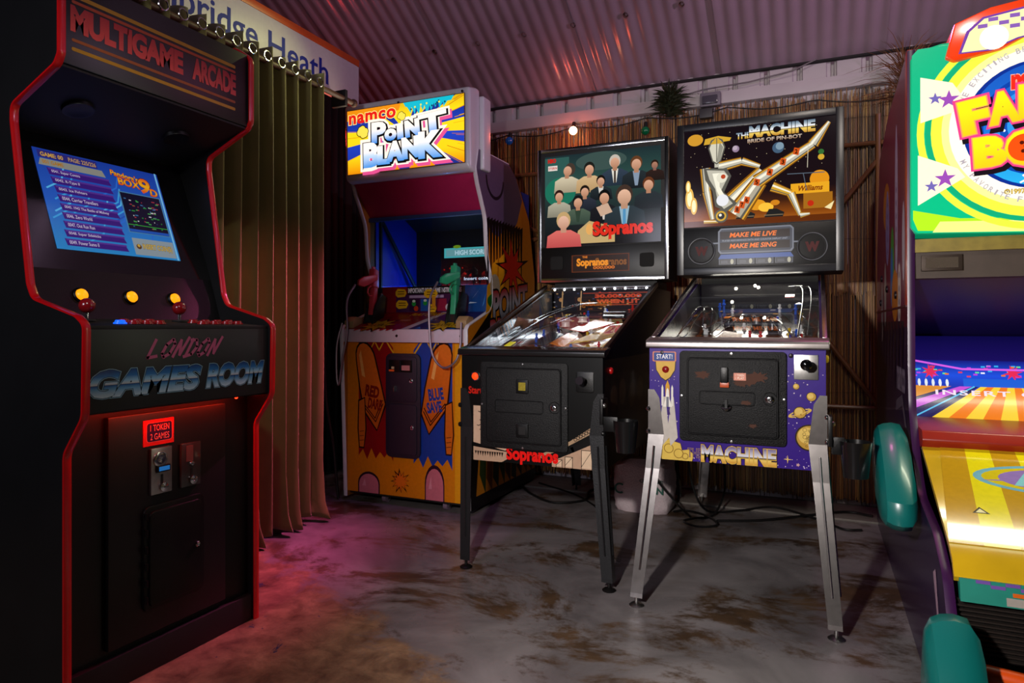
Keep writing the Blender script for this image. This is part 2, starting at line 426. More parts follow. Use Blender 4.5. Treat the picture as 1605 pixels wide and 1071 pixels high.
# ceiling: corrugated translucent sheets sloping up from the back wall
ALP = math.radians(29); CE = mat('pink_corrugated_sheet', '#9d8593', 0.27, noise=0.25, nscale=3, coat=0.3, spec=0.7)
ceil = bpy.data.objects.new('ceiling', None); COL.objects.link(ceil); WL['ceiling'] = Vector((0, 4.15, 2.46)); ceil.location = (0, 4.15, 2.46); struct(ceil)
xa = XL; kk = 0
while xa < XR:
    xb = xa+0.84; mb = MB(); nx = int(round((xb-xa)/0.0095)); off = 0.008*(kk % 2)
    for j in (0, 1, 2, 3):
        d = [0, 2.2, 4.4, 7.2][j]
        for i in range(nx+1):
            x = xa+(xb-xa)*i/nx; h = 0.009*math.cos(2*PI*x/0.076)
            h = h if h > -0.004 else -0.004-(abs(h)-0.004)*0.8
            mb.v.append((x, 4.20-d*math.cos(ALP)-h*math.sin(ALP), 2.408+off+d*math.sin(ALP)+h*math.cos(ALP)))
    for j in range(3):
        for i in range(nx): q = j*(nx+1)+i; mb.f.append((q, q+1, q+nx+2, q+nx+1))
    ob('roof_sheet', mb, CE, ceil, smooth=True); xa += 0.80; kk += 1
mb = MB()
for k in range(20):
    x = XL+0.3+k*0.305
    for d in (0.62, 1.9): mb.lathe([(0, -0.012), (0.012, -0.012), (0.014, -0.004), (0.016, 0)], (x, 4.20-d*math.cos(ALP)+.004, 2.398+d*math.sin(ALP)), (0, -math.sin(ALP), -math.cos(ALP)), 8)
o = ob('roof_bolts', mb, mat('rusty_steel', '#5a3a34', 0.6), ceil); o['kind'] = 'stuff'

struct(ob('trim_3', MB().box(XL+.02, XR-.02, 4.09, 4.119, 2.440, 2.450), mat('black_gap_strip', '#141012', 0.8)))
# reed screen with bamboo rails
reed = thing('reed_screen', 'screen of thin upright brown reeds with bamboo rails covering the back wall', 'reed screen', (-0.6, 4.05, 0.0))
def reed_mat():
    m = bpy.data.materials.new('reed_canes'); m.use_nodes = True; nt = m.node_tree; b = nt.nodes['Principled BSDF']; N, K = nt.nodes.new, nt.links.new
    a = N('ShaderNodeVertexColor'); a.layer_name = 'Col'; tc = N('ShaderNodeTexCoord'); mp = N('ShaderNodeMapping'); mp.inputs['Scale'].default_value = (30, 30, 3)
    K(tc.outputs['Object'], mp.inputs[0]); n = N('ShaderNodeTexNoise'); n.inputs['Scale'].default_value = 4; K(mp.outputs[0], n.inputs['Vector'])
    mr = N('ShaderNodeMapRange'); mr.inputs['To Min'].default_value = 0.5; mr.inputs['To Max'].default_value = 1.3; K(n.outputs['Fac'], mr.inputs['Value'])
    vm = N('ShaderNodeVectorMath'); vm.operation = 'SCALE'; K(a.outputs[0], vm.inputs[0]); K(mr.outputs[0], vm.inputs['Scale']); K(vm.outputs[0], b.inputs['Base Color'])
    b.inputs['Roughness'].default_value = 0.45; return m
RM = reed_mat()
def reeds(x0, x1, z0, z1, y, step, seed):
    rnd = random.Random(seed); V = []; F = []; CC = []; x = x0
    pal = [hx('#8c5a30'), hx('#b07c40'), hx('#6c4022'), hx('#9c6a30'), hx('#c09850'), hx('#50301c'), hx('#805028')]
    while x < x1:
        r = rnd.uniform(0.0022, 0.0042); yy = y+rnd.uniform(-0.006, 0.004); top = z1+rnd.uniform(-0.035, 0.03)-(0.15*rnd.random() if rnd.random() < 0.06 else 0)
        bt = z0+rnd.uniform(0, 0.03); ln = rnd.uniform(-0.012, 0.012); c = rnd.choice(pal); s_ = rnd.uniform(0.7, 1.25); c = tuple(min(1, q*s_) for q in c)
        k = len(V); zm = rnd.uniform(0.35, 0.65)*(bt+top); wob = rnd.uniform(-0.006, 0.006)
        for (z, dx, rr) in ((bt, 0, r), (zm, ln/2+wob, r*0.9), (top, ln, r*0.7)):
            for j in range(5):
                a = 2*PI*j/5+0.3; V.append((x+dx+rr*math.cos(a), yy+rr*math.sin(a), z)); CC.append(c)
        for i in range(2):
            for j in range(5): F.append((k+i*5+j, k+i*5+(j+1) % 5, k+(i+1)*5+(j+1) % 5, k+(i+1)*5+j))
        F.append(tuple(k+10+j for j in range(5)))
        x += step*rnd.uniform(0.6, 1.4)
    return V, F, CC
V = []; F = []; CC = []
for a in ((-3.6, 1.6, 0.03, 1.30, 4.087, 0.0060, 1), (-3.6, 1.6, 1.14, 2.245, 4.083, 0.0060, 2), (-3.6, 1.6, 0.03, 2.24, 4.096, 0.0062, 3)):
    v, f, c = reeds(*a); k = len(V); V += v; F += [tuple(i+k for i in q) for q in f]; CC += c
me = bpy.data.meshes.new('reeds'); cc = Vector((-1, 4.09, 1.1)); me.from_pydata([tuple(Vector(v)-cc) for v in V], [], F)
at = me.color_attributes.new('Col', 'FLOAT_COLOR', 'POINT'); at.data.foreach_set('color', [q for c in CC for q in (*c, 1.0)])
me.materials.append(RM)
o = bpy.data.objects.new('reeds', me); link(o, reed, cc); o['kind'] = 'stuff'
BAMB = mat('bamboo_pole_cane', '#6e4424', 0.4, noise=0.35, nscale=12)
def bamboo(p0, p1, r=0.013):
    p0, p1 = Vector(p0), Vector(p1); L = (p1-p0).length; n = max(2, int(L/0.2)); pts = []; rr = []
    for i in range(n):
        for t, q in ((0.0, r*1.12), (0.06, r), (0.5, r*0.96), (0.94, r)): pts.append(p0+(p1-p0)*((i+t)/n)); rr.append(q)
    pts.append(p1); rr.append(r*1.1)
    return ob('bamboo_pole', MB().tube(pts, rr, 8), BAMB, reed, smooth=True)
for a in (((-3.5, 4.055, 1.98), (1.5, 4.055, 1.945)), ((0.42, 4.05, 2.02), (-0.02, 4.05, 1.45)), ((-1.80, 4.05, 1.67), (-1.45, 4.05, 1.50)), ((-1.86, 4.052, 1.49), (-1.45, 4.052, 1.60)),
          ((-0.3, 4.05, 1.40), (0.33, 4.05, 0.52)), ((-1.0, 4.055, 0.55), (0.7, 4.055, 0.545)), ((0.30, 4.04, 0.10), (0.30, 4.04, 2.1))): bamboo(*a)
mb = MB()
for z in (0.3, 0.62, 0.95, 1.22, 1.45, 1.7, 2.1):
    pts = [(-3.5+i*0.12, 4.072, z+0.006*math.sin(i*1.7+z*9)) for i in range(42)]; mb.tube(pts, 0.0012, 4)
o = ob('binding_wire', mb, mat('rust_wire', '#2a1a12', 0.7), reed); o['kind'] = 'stuff'

# lights on a string along the top of the reeds
fest = thing('festoon_string', 'black cable of coloured globe bulbs strung along the top of the reeds', 'string lights', (-1.4, 4.03, 2.2))
pts = []
for i in range(80):
    x = -2.6+i*0.0475; pts.append((x, 4.035, 2.235-0.022*abs(math.sin((x+1.384)*PI/0.46))*1.3-0.05*max(0, x+0.4)))
ob('cable', MB().tube(pts, 0.0035, 6), RUBBER, fest, smooth=True)
for x, z, c, e in ((-1.823, 2.19, '#1450a0', 0.05), (-1.384, 2.205, '#ff5a3c', 9.0), (-0.93, 2.15, '#06603a', 0.03)):
    hol = ob('bulb_holder', MB().cyl((x, 4.02, z+0.022), (x, 4.03, z+0.055), 0.014, 0.011, 12), RUBBER, fest, smooth=True)
    b_ = ob('bulb', MB().ball((x, 4.012, z), 0.026), mat('bulb_'+c[1:], c, 0.2, emit=e, ecol=('#ffc890' if e > 1 else c)), fest, smooth=True)
    lab(b_, {'#1450a0': 'unlit blue bulb', '#ff5a3c': 'glowing red bulb', '#06603a': 'dark green bulb'}[c])
lamp('red_bulb_light', 'POINT', (-1.384, 3.96, 2.205), 1.1, (1.0, 0.10, 0.05), 0.03)

# fixture, cables and plants on the upper wall
fx = thing('wall_light', 'unlit grey bulkhead light hanging from the white rail above the pinball heads', 'light fixture', (-0.55, 4.06, 2.3))
GREYP = mat('grey_fixture', '#6d6570', 0.5)
ob('housing', MB().box(-0.615, -0.50, 4.03, 4.075, 2.255, 2.335), GREYP, fx, bevel=0.006)
ob('lamp_glass', MB().box(-0.60, -0.515, 4.012, 4.032, 2.266, 2.312), mat('fixture_glass', '#4a4650', 0.15), fx, bevel=0.004)
ob('junction_box', MB().box(-0.62, -0.545, 4.03, 4.072, 2.19, 2.245), mat('dark_fixture', '#322f34', 0.5), fx, bevel=0.005)
ob('bracket', MB().tube([(-0.60, 4.05, 2.33), (-0.60, 4.05, 2.36), (-0.53, 4.05, 2.365), (-0.53, 4.05, 2.33)], 0.004, 6), GREYP, fx)
for p in ([(-0.75, 4.06, 2.36), (-0.5, 4.06, 2.37), (-0.2, 4.06, 2.38), (-0.05, 4.06, 2.42), (0.0, 4.07, 2.46)], [(-0.62, 4.06, 2.34), (-0.4, 4.06, 2.40), (-0.15, 4.06, 2.44)]):
    pass
wc = MB().tube([(-0.80, 4.068, 2.335), (-0.6, 4.062, 2.365), (-0.35, 4.062, 2.372), (-0.12, 4.062, 2.40), (0.0, 4.065, 2.445)], 0.004, 6)
tag(ob('wall_cable', wc, mat('grey_cable', '#6f6569', 0.6), smooth=True), 'thin grey cable sagging across the white wall sheet above the reeds', 'cable')

def leafy(name, label, cat, base, blades, mcol, hmat, spread, length, width, droop, seed):
    rnd = random.Random(seed); t = thing(name, label, cat, base)
    stem = MB()
    for k in range(3):
        a = rnd.uniform(0, 6.28); stem.tube([base, (base[0]+0.02*math.cos(a), base[1]-0.01, base[2]+length*0.4), (base[0]+0.05*math.cos(a), base[1]-0.03, base[2]+length*0.8)], [0.006, 0.005, 0.002], 6)
    ob('stem', stem, mat(name+'_stem', mcol[1], 0.7), t)
    lf = MB()
    for k in range(blades):
        a = rnd.uniform(0, 2*PI); el = rnd.uniform(*spread); L = length*rnd.uniform(0.5, 1.0); h0 = rnd.uniform(0, 0.65)*length*hmat
        p = Vector((base[0]+rnd.uniform(-.02, .02), base[1]-0.02, base[2]+h0)); d = Vector((math.cos(a)*math.cos(el), -abs(math.sin(a))*math.cos(el)*0.5, math.sin(el)))
        sd = d.cross(Vector((rnd.random(), rnd.random(), rnd.random()+0.2))).normalized(); P = []
        for i in range(4):
            s_ = i/3; c = p+d*L*s_+Vector((0, 0, -droop*L*s_*s_)); ww = width*(0.5+1.1*s_)*(1-s_)*1.6+0.0004
            P.append((c-sd*ww, c+sd*ww))
        k0 = len(lf.v)
        for q in P: lf.v += [tuple(q[0]), tuple(q[1])]
        for i in range(3): lf.f.append((k0+2*i, k0+2*i+1, k0+2*i+3, k0+2*i+2))
    o = ob('foliage', lf, mat(name+'_leaf', mcol[0], 0.6, noise=0.5, nscale=60), t); o['kind'] = 'stuff'
    return t
leafy('hanging_plant', 'small dark green spiky plant tucked on top of the reeds', 'plant', (-0.785, 4.04, 2.215), 380, ('#262a16', '#241c12'), 1.25, (0.1, 1.5), 0.155, 0.006, 0.3, 3)
leafy('dried_grass', 'spray of dry brown grass behind the bright bowling sign', 'dried grass', (0.415, 3.97, 2.10), 240, ('#7a4a2c', '#7a4020'), 1.0, (0.1, 1.3), 0.34, 0.0016, 0.35, 5)

# ================================================================== curtain, pole, station sign
CURT = mat('olive_velvet', '#68622a', 0.85, noise=0.25, nscale=9, sheen=0.3, bump=0.1)
cur = thing('curtain', 'long pleated olive velvet curtain hanging on eyelets beside the multigame cabinet', 'curtain', (-2.28, 2.2, 0))
mb = MB(); y0, y1 = 1.45, 2.72; NY = 380; zs = [0.012, 0.04, 0.10, 0.3, 0.8, 1.4, 1.9, 2.12, 2.19, 2.245]
for zi, z in enumerate(zs):
    for i in range(NY+1):
        y = y0+(y1-y0)*i/NY; ph = (y-1.45)/0.088*2*PI
        k = math.sin(ph+0.35*math.sin(y*7)+0.25*math.sin(z*1.7+y*3)); k2 = math.copysign(abs(k)**0.5, k)
        amp = 0.062*(0.85+0.15*math.sin(y*11+z)); fl = max(0, 0.15-z)/0.15
        x = -2.305+amp*k2+0.010*math.sin(z*2.3+y*9)*(1-z/2.3)+0.05*fl*(0.5+0.8*math.sin(y*31))
        yy = y+0.004*math.sin(2*ph)+0.012*math.sin(z*1.4+y*5)*(2.2-z)/2
        mb.v.append((x, yy, z+(0.010*math.sin(ph*0.5) if zi == len(zs)-1 else 0)+0.018*fl*(1+math.sin(y*27))))
for j in range(len(zs)-1):
    for i in range(NY): q = j*(NY+1)+i; mb.f.append((q, q+1, q+NY+2, q+NY+1))
o = ob('cloth', mb, CURT, cur, smooth=True); md = o.modifiers.new('thick', 'SOLIDIFY'); md.thickness = 0.003
eye = None
for i in range(14):
    y = 1.45+0.088*(i+0.5)+0.022
    if i == 0:
        eye = ob('eyelet', MB().tube([(-2.235+0.0, y+0.021*math.cos(a), 2.19+0.021*math.sin(a)) for a in [2*PI*k/18 for k in range(18)]], 0.0035, 6, closed=True), CHROME, cur, smooth=True)
    else:
        c = eye.copy(); COL.objects.link(c); c.parent = cur; c.location = Vector((-2.235, y, 2.19))-WL['curtain']
pole = MB().cyl((-2.285, 0.75, 2.19), (-2.285, 2.98, 2.19), 0.014)
pl = thing('curtain_pole', 'dark wooden curtain pole running below the white station sign', 'curtain pole', (-2.285, 2.0, 2.19))
ob('pole', pole, mat('brown_wood', '#4a2c1c', 0.5, nscale=20, noise=0.3), pl, smooth=True)
ob('finial', MB().ball((-2.285, 2.99, 2.19), 0.022), MATS['brown_wood'], pl, smooth=True)
ob('pole_bracket', MB().box(-2.36, -2.27, 2.90, 2.92, 2.15, 2.235), MATTE, pl)
ob('pole_bracket', MB().box(-2.36, -2.27, 1.60, 1.62, 2.15, 2.235), MATTE, pl)
# dark drape and frame behind the curtain (back room)
dk = MB()
for i in range(121):
    y = 2.7+i*0.0102; x = -2.95+0.03*math.sin(i*0.9)+0.012*math.sin(i*0.37)
    dk.v += [(x, y, 0.02), (x, y, 2.55)]
for i in range(120): dk.f.append((2*i, 2*i+2, 2*i+3, 2*i+1))
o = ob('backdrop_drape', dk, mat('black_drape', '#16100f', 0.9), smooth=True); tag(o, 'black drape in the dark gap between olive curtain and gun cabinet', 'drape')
md = o.modifiers.new('thick', 'SOLIDIFY'); md.thickness = 0.004
sg = thing('station_sign', 'white railway station name board with blue lettering and orange top band above the curtain', 'sign', (-2.37, 2.1, 2.36))
ob('board', MB().box(-2.42, -2.37, 0.75, 3.15, 2.235, 2.455), mat('sign_white', '#c9c5c8', 0.4, noise=0.08), sg, bevel=0.003)
ob('band', MB().box(-2.425, -2.368, 0.75, 3.152, 2.455, 2.492), mat('sign_orange', '#c4501c', 0.4), sg, bevel=0.002)
def sy(y): return (y-0.75)/2.4
for wd_, ya, yb_, za, zb_ in (('Cam', 1.60, 1.945, 2.268, 2.385), ('bridge', 1.965, 2.385, 2.236, 2.391), ('Heath', 2.455, 2.884, 2.268, 2.388)):
    a = Art((-2.37, 0.75, 2.235), (0, 2.4, 0), (0, 0, 0.22)); a.text(wd_, sy(ya), (za-2.235)/.22, sy(yb_), (zb_-2.235)/.22, '#16208c', 0.012); a.build('lettering', PRINTM, sg)

# ================================================================== multigame cabinet
ar = thing('arcade_cabinet', 'tall black upright arcade cabinet with red edge trim and a lit game menu screen', 'arcade machine', (-1.95, 1.405, 0))
fr = [(-1.715, 0.0), (-1.715, 0.66), (-1.645, 0.755), (-1.640, 0.985), (-1.672, 1.006), (-1.842, 1.052), (-1.862, 1.09), (-1.932, 1.52), (-1.932, 1.565), (-1.752, 1.645), (-1.737, 1.67), (-1.737, 1.885), (-1.80, 1.925), (-2.17, 1.925)]
rs = [0, .05, .05, .03, .03, .04, .05, .05, .04, .03, .03, .04, .03, 0]
fp = fillet(fr, rs)
for y0, y1 in ((1.0815, 1.0995), (1.7105, 1.7285)):
    ob('side_panel', MB().prism(fp+[(-2.17, 0.0)], 'Y', y0, y1), BLACK, ar)
    ob('edge_trim', ribbon(fp, 'Y', y0-0.001, y1+0.001, 0.004, 1), REDT, ar, smooth=True)
ob('back_panel', MB().box(-2.168, -2.15, 1.10, 1.71, 0.02, 1.92), MATTE, ar)
ob('top_panel', MB().box(-2.15, -1.79, 1.10, 1.71, 1.895, 1.912), MATTE, ar)
mq = ob('marquee', MB().box(-1.765, -1.745, 1.10, 1.71, 1.652, 1.893), mat('marquee_black', '#161616', 0.35), ar, bevel=0.002)
a = Art((-1.745, 1.10, 1.652), (0, 0.61, 0), (0, 0, 0.241))
for z, h, c in ((1.697, .0065, '#c08a1c'), (1.7195, .005, '#a85a28'), (1.818, .005, '#b04a26'), (1.836, .0075, '#b8861c')):
    a.poly(rrect(0.035, (z-h-1.652)/.241, 0.915, (z+h*0-1.652+0.003)/.241, 0.006, 3, a.asp), c)
a.text('MULTIGAME', 0.035, (1.744-1.652)/.241, 0.58, (1.804-1.652)/.241, None, 0.055, grad=[(0, '#e05048'), (1, '#a83030')], space=0.95)
a.text('ARCADE', 0.645, (1.744-1.652)/.241, 0.915, (1.804-1.652)/.241, None, 0.055, grad=[(0, '#e85850'), (1, '#a83030')], space=0.95)
a.build('marquee_print', PRINT, mq)
sp = ob('speaker_panel', MB().prism([(-1.752, 1.645), (-1.752, 1.655), (-2.09, 1.555), (-2.085, 1.54)], 'Y', 1.10, 1.71), MATTE, ar)
for yc in (1.24, 1.56):
    c = Vector((-1.90, yc, 1.592)); nrm = Vector((0.31, 0, -0.95))
    ob('speaker', MB().lathe([(0.0, 0.001), (0.028, 0.001), (0.034, 0.004), (0.040, 0.004), (0.042, -0.006)], c, nrm, 24), mat('speaker_black', '#08080a', 0.45), ar, smooth=True)
bez = ob('monitor_bezel', MB().prism([(-2.078, 1.56), (-1.914, 1.14), (-1.93, 1.13), (-2.095, 1.55)], 'Y', 1.10, 1.71), mat('bezel_glass', '#0c0c0e', 0.12, coat=0.5), ar)
# screen: unit u along y, v up the slope
e0 = Vector((-1.937, 1.2035, 1.198)); Vv = Vector((-0.1166, 0, 0.2988)); Uu = Vector((0, 0.403, 0)); nn = Uu.cross(Vv).normalized()
a = Art(e0+nn*0.001, Uu, Vv)
SCR = printmat('screen_glow', 0.15, 0.72, 0.2, 0.2)
a.poly([(0, 0), (1, 0), (1, 1), (0, 1)], None, [(0, '#2a86c8'), (0.5, '#2a5cc0'), (1, '#1c3ca0')])
for k in range(14):
    x = random.random()*.8; y = random.random()*.7; a.line([(x, y), (x+0.12, y+0.1), (x+0.16, y+0.25)], 0.012, random.choice(['#3ea0e0', '#2c6ad0', '#58b8ec', '#2450b4']))
a.rect(0.03, 0.91, 0.47, 0.985, '#2e2a78'); a.text('GAME: 00', 0.05, 0.925, 0.21, 0.965, '#d0a040', 0.03); a.text('PAGE: 225/226', 0.25, 0.925, 0.46, 0.965, '#b89060', 0.03)
a.poly([(0.02, 0.83), (0.52, 0.83), (0.50, 0.90), (0.04, 0.90)], '#8c8c84'); a.text('001 GAME', 0.05, 0.85, 0.2, 0.885, '#b07820', 0.03)
names = ['0041. Super Contra', '0042. R-Type II', '0043. Ice Fighters', '0044. Carrier Travellers', '0045. 1942 The Battle of Midway', '0046. Zero World', '0047. Out Run Run', '0048. Super Sidekicks', '0049. Power Sumo II']
for i, nme in enumerate(names):
    y = 0.745-i*0.088; off = 0.03*math.sin(PI*min(i, 8)/8)+0.02
    a.poly([(0.06+off, y), (0.55, y), (0.53, y+0.068), (0.05+off, y+0.068)], '#3c1c78'); a.rect(0.06+off, y+0.050, 0.54, y+0.068, '#55308e')
    a.text(nme, 0.08+off, y+0.018, 0.08+off+0.0098*len(nme)+0.03, y+0.052, '#c0b4d4', 0.02)
# logo as plain generic lettering, preview picture, coin message
for (t, x0, y0, x1, y1, r) in (('Pandora\'s', 0.57, 0.865, 0.80, 0.925, -0.1), ('BOX', 0.62, 0.78, 0.80, 0.86, -0.05), ('9', 0.80, 0.74, 0.89, 0.90, -0.15), ('D', 0.89, 0.72, 0.95, 0.80, -0.1)):
    a.text(t, x0, y0, x1, y1, None, 0.03, 0, r, grad=[(0, '#e04020'), (0.5, '#f0b020'), (1, '#e86020')], out='#601010', ow=0.03)
a.rect(0.595, 0.26, 0.965, 0.71, '#4a80a8'); a.rect(0.605, 0.27, 0.955, 0.70, '#17132a')
for k in range(60):
    x = random.uniform(0.62, 0.93); y = random.choice([0.33, 0.38, 0.44, 0.5, 0.56, 0.62])+random.uniform(-0.01, 0.02); a.rect(x, y, x+random.uniform(.006, .03), y+0.012, random.choice(['#2a8a3a', '#3a6a9a', '#a03040', '#4aa050', '#c8c8d0', '#303060']))
a.rect(0.605, 0.27, 0.955, 0.30, '#2050b0'); a.rect(0.605, 0.345, 0.955, 0.352, '#3aa83a')
a.rect(0.60, 0.02, 0.965, 0.20, '#8a97a0'); a.ell(0.645, 0.11, 0.022, col='#5a3a20'); a.ell(0.645, 0.12, 0.012, col='#c8a040'); a.text('INSERT COIN(S)', 0.68, 0.075, 0.94, 0.145, '#c8a850', 0.03, out='#3a3020', ow=0.03)
a.rect(0.97, 0, 0.985, 1, '#7ac0e8')
a.build('screen', SCR, ar)
bp_ = ob('button_panel', MB().prism([(-1.914, 1.14), (-1.868, 1.0), (-1.88, 0.99), (-1.93, 1.135)], 'Y', 1.10, 1.71), BPLAS, ar)
YEL = mat('lit_yellow_plastic', '#e08a10', 0.3, emit=1.3, ecol='#ff9a0c')
nb = Vector((0.95, 0, 0.31))
for i, y in enumerate((1.238, 1.391, 1.541)):
    c = Vector((-1.8895, y, 1.067))
    bt = ob('menu_button', MB().lathe([(0.0, 0.018), (0.010, 0.017), (0.0165, 0.012), (0.0175, 0.0)], c, nb, 20), YEL, ar, smooth=True)
    ob('button_ring', MB().lathe([(0.0178, 0.009), (0.022, 0.006), (0.023, 0)], c, nb, 20), BPLAS, bt, smooth=True)
a = Art((-1.8885+.0005, 1.41, 1.05), (0, 0.09, 0), (-0.0115, 0, 0.035), 0.002)
a.text('GAMES', 0.15, 0.60, 0.95, 1.0, '#7a1c18', 0.03); a.text('MENU', 0.2, 0.05, 0.9, 0.45, '#7a1c18', 0.03)
a.build('button_lettering', PRINTM, bp_)
cp = ob('control_panel', MB().prism([(-1.655, 0.972), (-1.655, 0.983), (-1.868, 1.002), (-1.88, 0.99)], 'Y', 1.10, 1.71), MATTE, ar, bevel=0.002)
REDB = mat('red_button_plastic', '#a01018', 0.25, coat=0.3)
for y in (1.185, 1.4726):
    j = ob('joystick', MB().lathe([(0, 0.0), (0.022, 0.0), (0.020, 0.004), (0.008, 0.006)], (-1.78, y, 0.995), n=20), RUBBER, ar, smooth=True)
    ob('shaft', MB().cyl((-1.78, y, 0.995), (-1.78, y, 1.03), 0.0045, n=10), CHROME, j, smooth=True)
    ob('ball_top', MB().ball((-1.78, y, 1.036), 0.0205, 20), mat('dark_red_ball', '#8c1016', 0.2, coat=0.5), j, smooth=True)
def pbutton(x, y, m_, nm='push_button'):
    z = 0.983+(-1.655-x)*0.089
    return ob(nm, MB().lathe([(0, 0.011), (0.010, 0.011), (0.0125, 0.009), (0.013, 0.005), (0.0165, 0.004), (0.017, 0.0)], (x, y, z), n=16), m_, ar, smooth=True)
for y in (1.262, 1.302, 1.342, 1.49, 1.535, 1.58, 1.625):
    for x in (-1.70, -1.74): pbutton(x, y, REDB)
lab(pbutton(-1.70, 1.222, mat('blue_lit_button', '#1040c0', 0.3, emit=1.2, ecol='#1060ff')), 'lit blue button')
fpn = ob('front_panel', MB().box(-1.675, -1.655, 1.10, 1.71, 0.761, 0.973), mat('front_panel_black', '#1b1e1f', 0.4, noise=0.1), ar, bevel=0.002)
a = Art((-1.655, 1.10, 0.761), (0, 0.61, 0), (0, 0, 0.212))
# brush-lettered word in pink
def stroke_word(a, word, x0, x1, y0, y1, wd, col, slant):
    G = {'L': [[(0, 1), (0, 0), (.8, .08)]], 'O': [[(.45, 1), (.05, .7), (0, .2), (.3, 0), (.75, .2), (.85, .75), (.5, 1)]], 'N': [[(0, 0), (.1, .95)], [(.1, .95), (.6, .1)], [(.6, .1), (.8, 1.1)]], 'D': [[(.05, 0), (.1, 1)], [(-.1, .95), (.5, .95), (.85, .55), (.6, .1), (-.1, -.02)]]}
    n = len(word); w_ = (x1-x0)/n
    for i, ch in enumerate(word):
        for st in G[ch]:
            a.line([(x0+(i+q[0]*0.82)*w_+slant*q[1], y0+q[1]*(y1-y0)) for q in st], wd, col)
stroke_word(a, 'LONDON', 0.275, 0.665, 0.63, 0.86, 0.014, '#b8587a', 0.045)
GR = [(0, '#b8d4e0'), (0.3, '#5c98c0'), (0.42, '#205a98'), (0.44, '#103050'), (0.47, '#c0c8c8'), (0.6, '#8cc0dc'), (0.8, '#2c70ac'), (1, '#18447c')]
for t, x0, x1 in (('GAMES', 0.02, 0.555), ('ROOM', 0.60, 0.962)):
    a.text(t, x0, 0.19, x1, 0.485, '#7fa9bd', 0.085, 0.25, space=1.02); a.text(t, x0, 0.19, x1, 0.485, '#122230', 0.065, 0.25, space=1.02)
    a.text(t, x0, 0.19, x1, 0.485, None, 0.05, 0.25, grad=GR, space=1.02)
a.build('front_print', PRINT, fpn)
ob('panel_underside', MB().box(-1.75, -1.676, 1.10, 1.71, 0.755, 0.765), MATTE, ar)
fb = ob('front_board', MB().box(-1.765, -1.745, 1.10, 1.71, 0.0, 0.755), BLACK, ar)
dp = ob('door_panel', MB().box(-1.745, -1.728, 1.208, 1.603, 0.105, 0.735), BLACK, ar, bevel=0.004)
ob('kick_plate', MB().box(-1.745, -1.722, 1.10, 1.71, 0.0, 0.085), MATTE, ar, bevel=0.002)
REDLED = mat('red_led', '#ff2010', 0.3, emit=6, ecol='#ff2a10')
ob('led_strip', MB().box(-1.742, -1.738, 1.12, 1.69, 0.749, 0.753), REDLED, ar)
lamp('front_red_led', 'AREA', (-1.690, 1.40, 0.750), 0.9, (1.0, 0.03, 0.01), 0.5, (-1.76, 1.40, 0.35), size_y=0.02)
ob('led_lamp', MB().ball((-1.70, 1.62, 0.752), 0.005), REDLED, ar, smooth=True)
ts = ob('token_sign', MB().box(-1.728, -1.7255, 1.31, 1.409, 0.64, 0.7135), mat('red_card', '#d01810', 0.4), ar)
a = Art((-1.7255, 1.31, 0.64), (0, 0.099, 0), (0, 0, 0.0735), 0.0004)
a.poly(rrect(0.09, 0.13, 0.95, 0.90, 0.09, 4, a.asp), '#e07070'); a.poly(rrect(0.11, 0.155, 0.93, 0.875, 0.08, 4, a.asp), '#2a1a50')
a.text('1 TOKEN', 0.22, 0.56, 0.84, 0.80, '#e88a8a', 0.01); a.text('2 GAMES', 0.22, 0.22, 0.84, 0.46, '#e88a8a', 0.01)
a.build('token_print', PRINTM, ts)
for k, (ya, yb, za, zb_) in enumerate(((1.329, 1.397, 0.50, 0.632), (1.4296, 1.498, 0.50, 0.630))):
    pm = ob('coin_mechanism', MB().box(-1.728, -1.718, ya, yb, za, zb_), STEEL if k == 0 else mat('smoked_plastic', '#3a3836', 0.15, coat=0.6), ar, bevel=0.002)
    lab(pm, 'steel coin mechanism with blue display' if k == 0 else 'dark clear coin mechanism')
    yc = (ya+yb)/2
    ob('coin_slot', MB().box(-1.7185, -1.716, yc-0.003, yc+0.003, za+0.025, za+0.055), MATTE, pm)
    ob('coin_return', MB().lathe([(0.012, 0), (0.013, 0.008), (0.004, 0.010), (0, 0.006)], (-1.719, yc+0.004, za+0.018), (1, 0, 0), 12), CHROME, pm, smooth=True)
    if k == 0:
        ob('coin_dial', MB().lathe([(0.022, 0), (0.022, 0.005), (0.017, 0.007), (0, 0.003)], (-1.719, yc-0.006, zb_-0.033), (1, 0, 0), 24), CHROME, pm, smooth=True)
        ob('display_housing', MB().box(-1.72, -1.711, yc-0.020, yc+0.024, za+0.062, za+0.082), BPLAS, pm, bevel=0.002)
        ob('display', MB().box(-1.711, -1.7102, yc-0.014, yc+0.020, za+0.066, za+0.078), mat('blue_lcd', '#1c4a80', 0.3, emit=0.7, ecol='#1c6ab0'), pm)
    else:
        ob('coin_label', MB().box(-1.7185, -1.7165, yc-0.018, yc+0.006, zb_-0.055, zb_-0.008), mat('dull_pink', '#6e4c4a', 0.4), pm)
        ob('knob', MB().lathe([(0.008, 0), (0.006, 0.008), (0, 0.009)], (-1.719, yc, zb_-0.062), (1, 0, 0), 12), CHROME, pm, smooth=True)
def yprism(pts, x0, x1):   # polygon in (y,z) extruded along x
    return MB().prism(pts, 'X', x0, x1)
ob('coin_door_frame', yprism(rrect(1.307, 0.172, 1.512, 0.470, 0.02), -1.729, -1.719), BPLAS, ar, bevel=0.003)
cdr = ob('coin_door', yprism(rrect(1.320, 0.186, 1.499, 0.455, 0.016), -1.722, -1.711), BPLAS, ar, bevel=0.003)
ob('lock', MB().lathe([(0.0085, 0), (0.0085, 0.005), (0.006, 0.007), (0, 0.005)], (-1.7115, 1.478, 0.322), (1, 0, 0), 16), CHROME, cdr, smooth=True)
mb = MB()
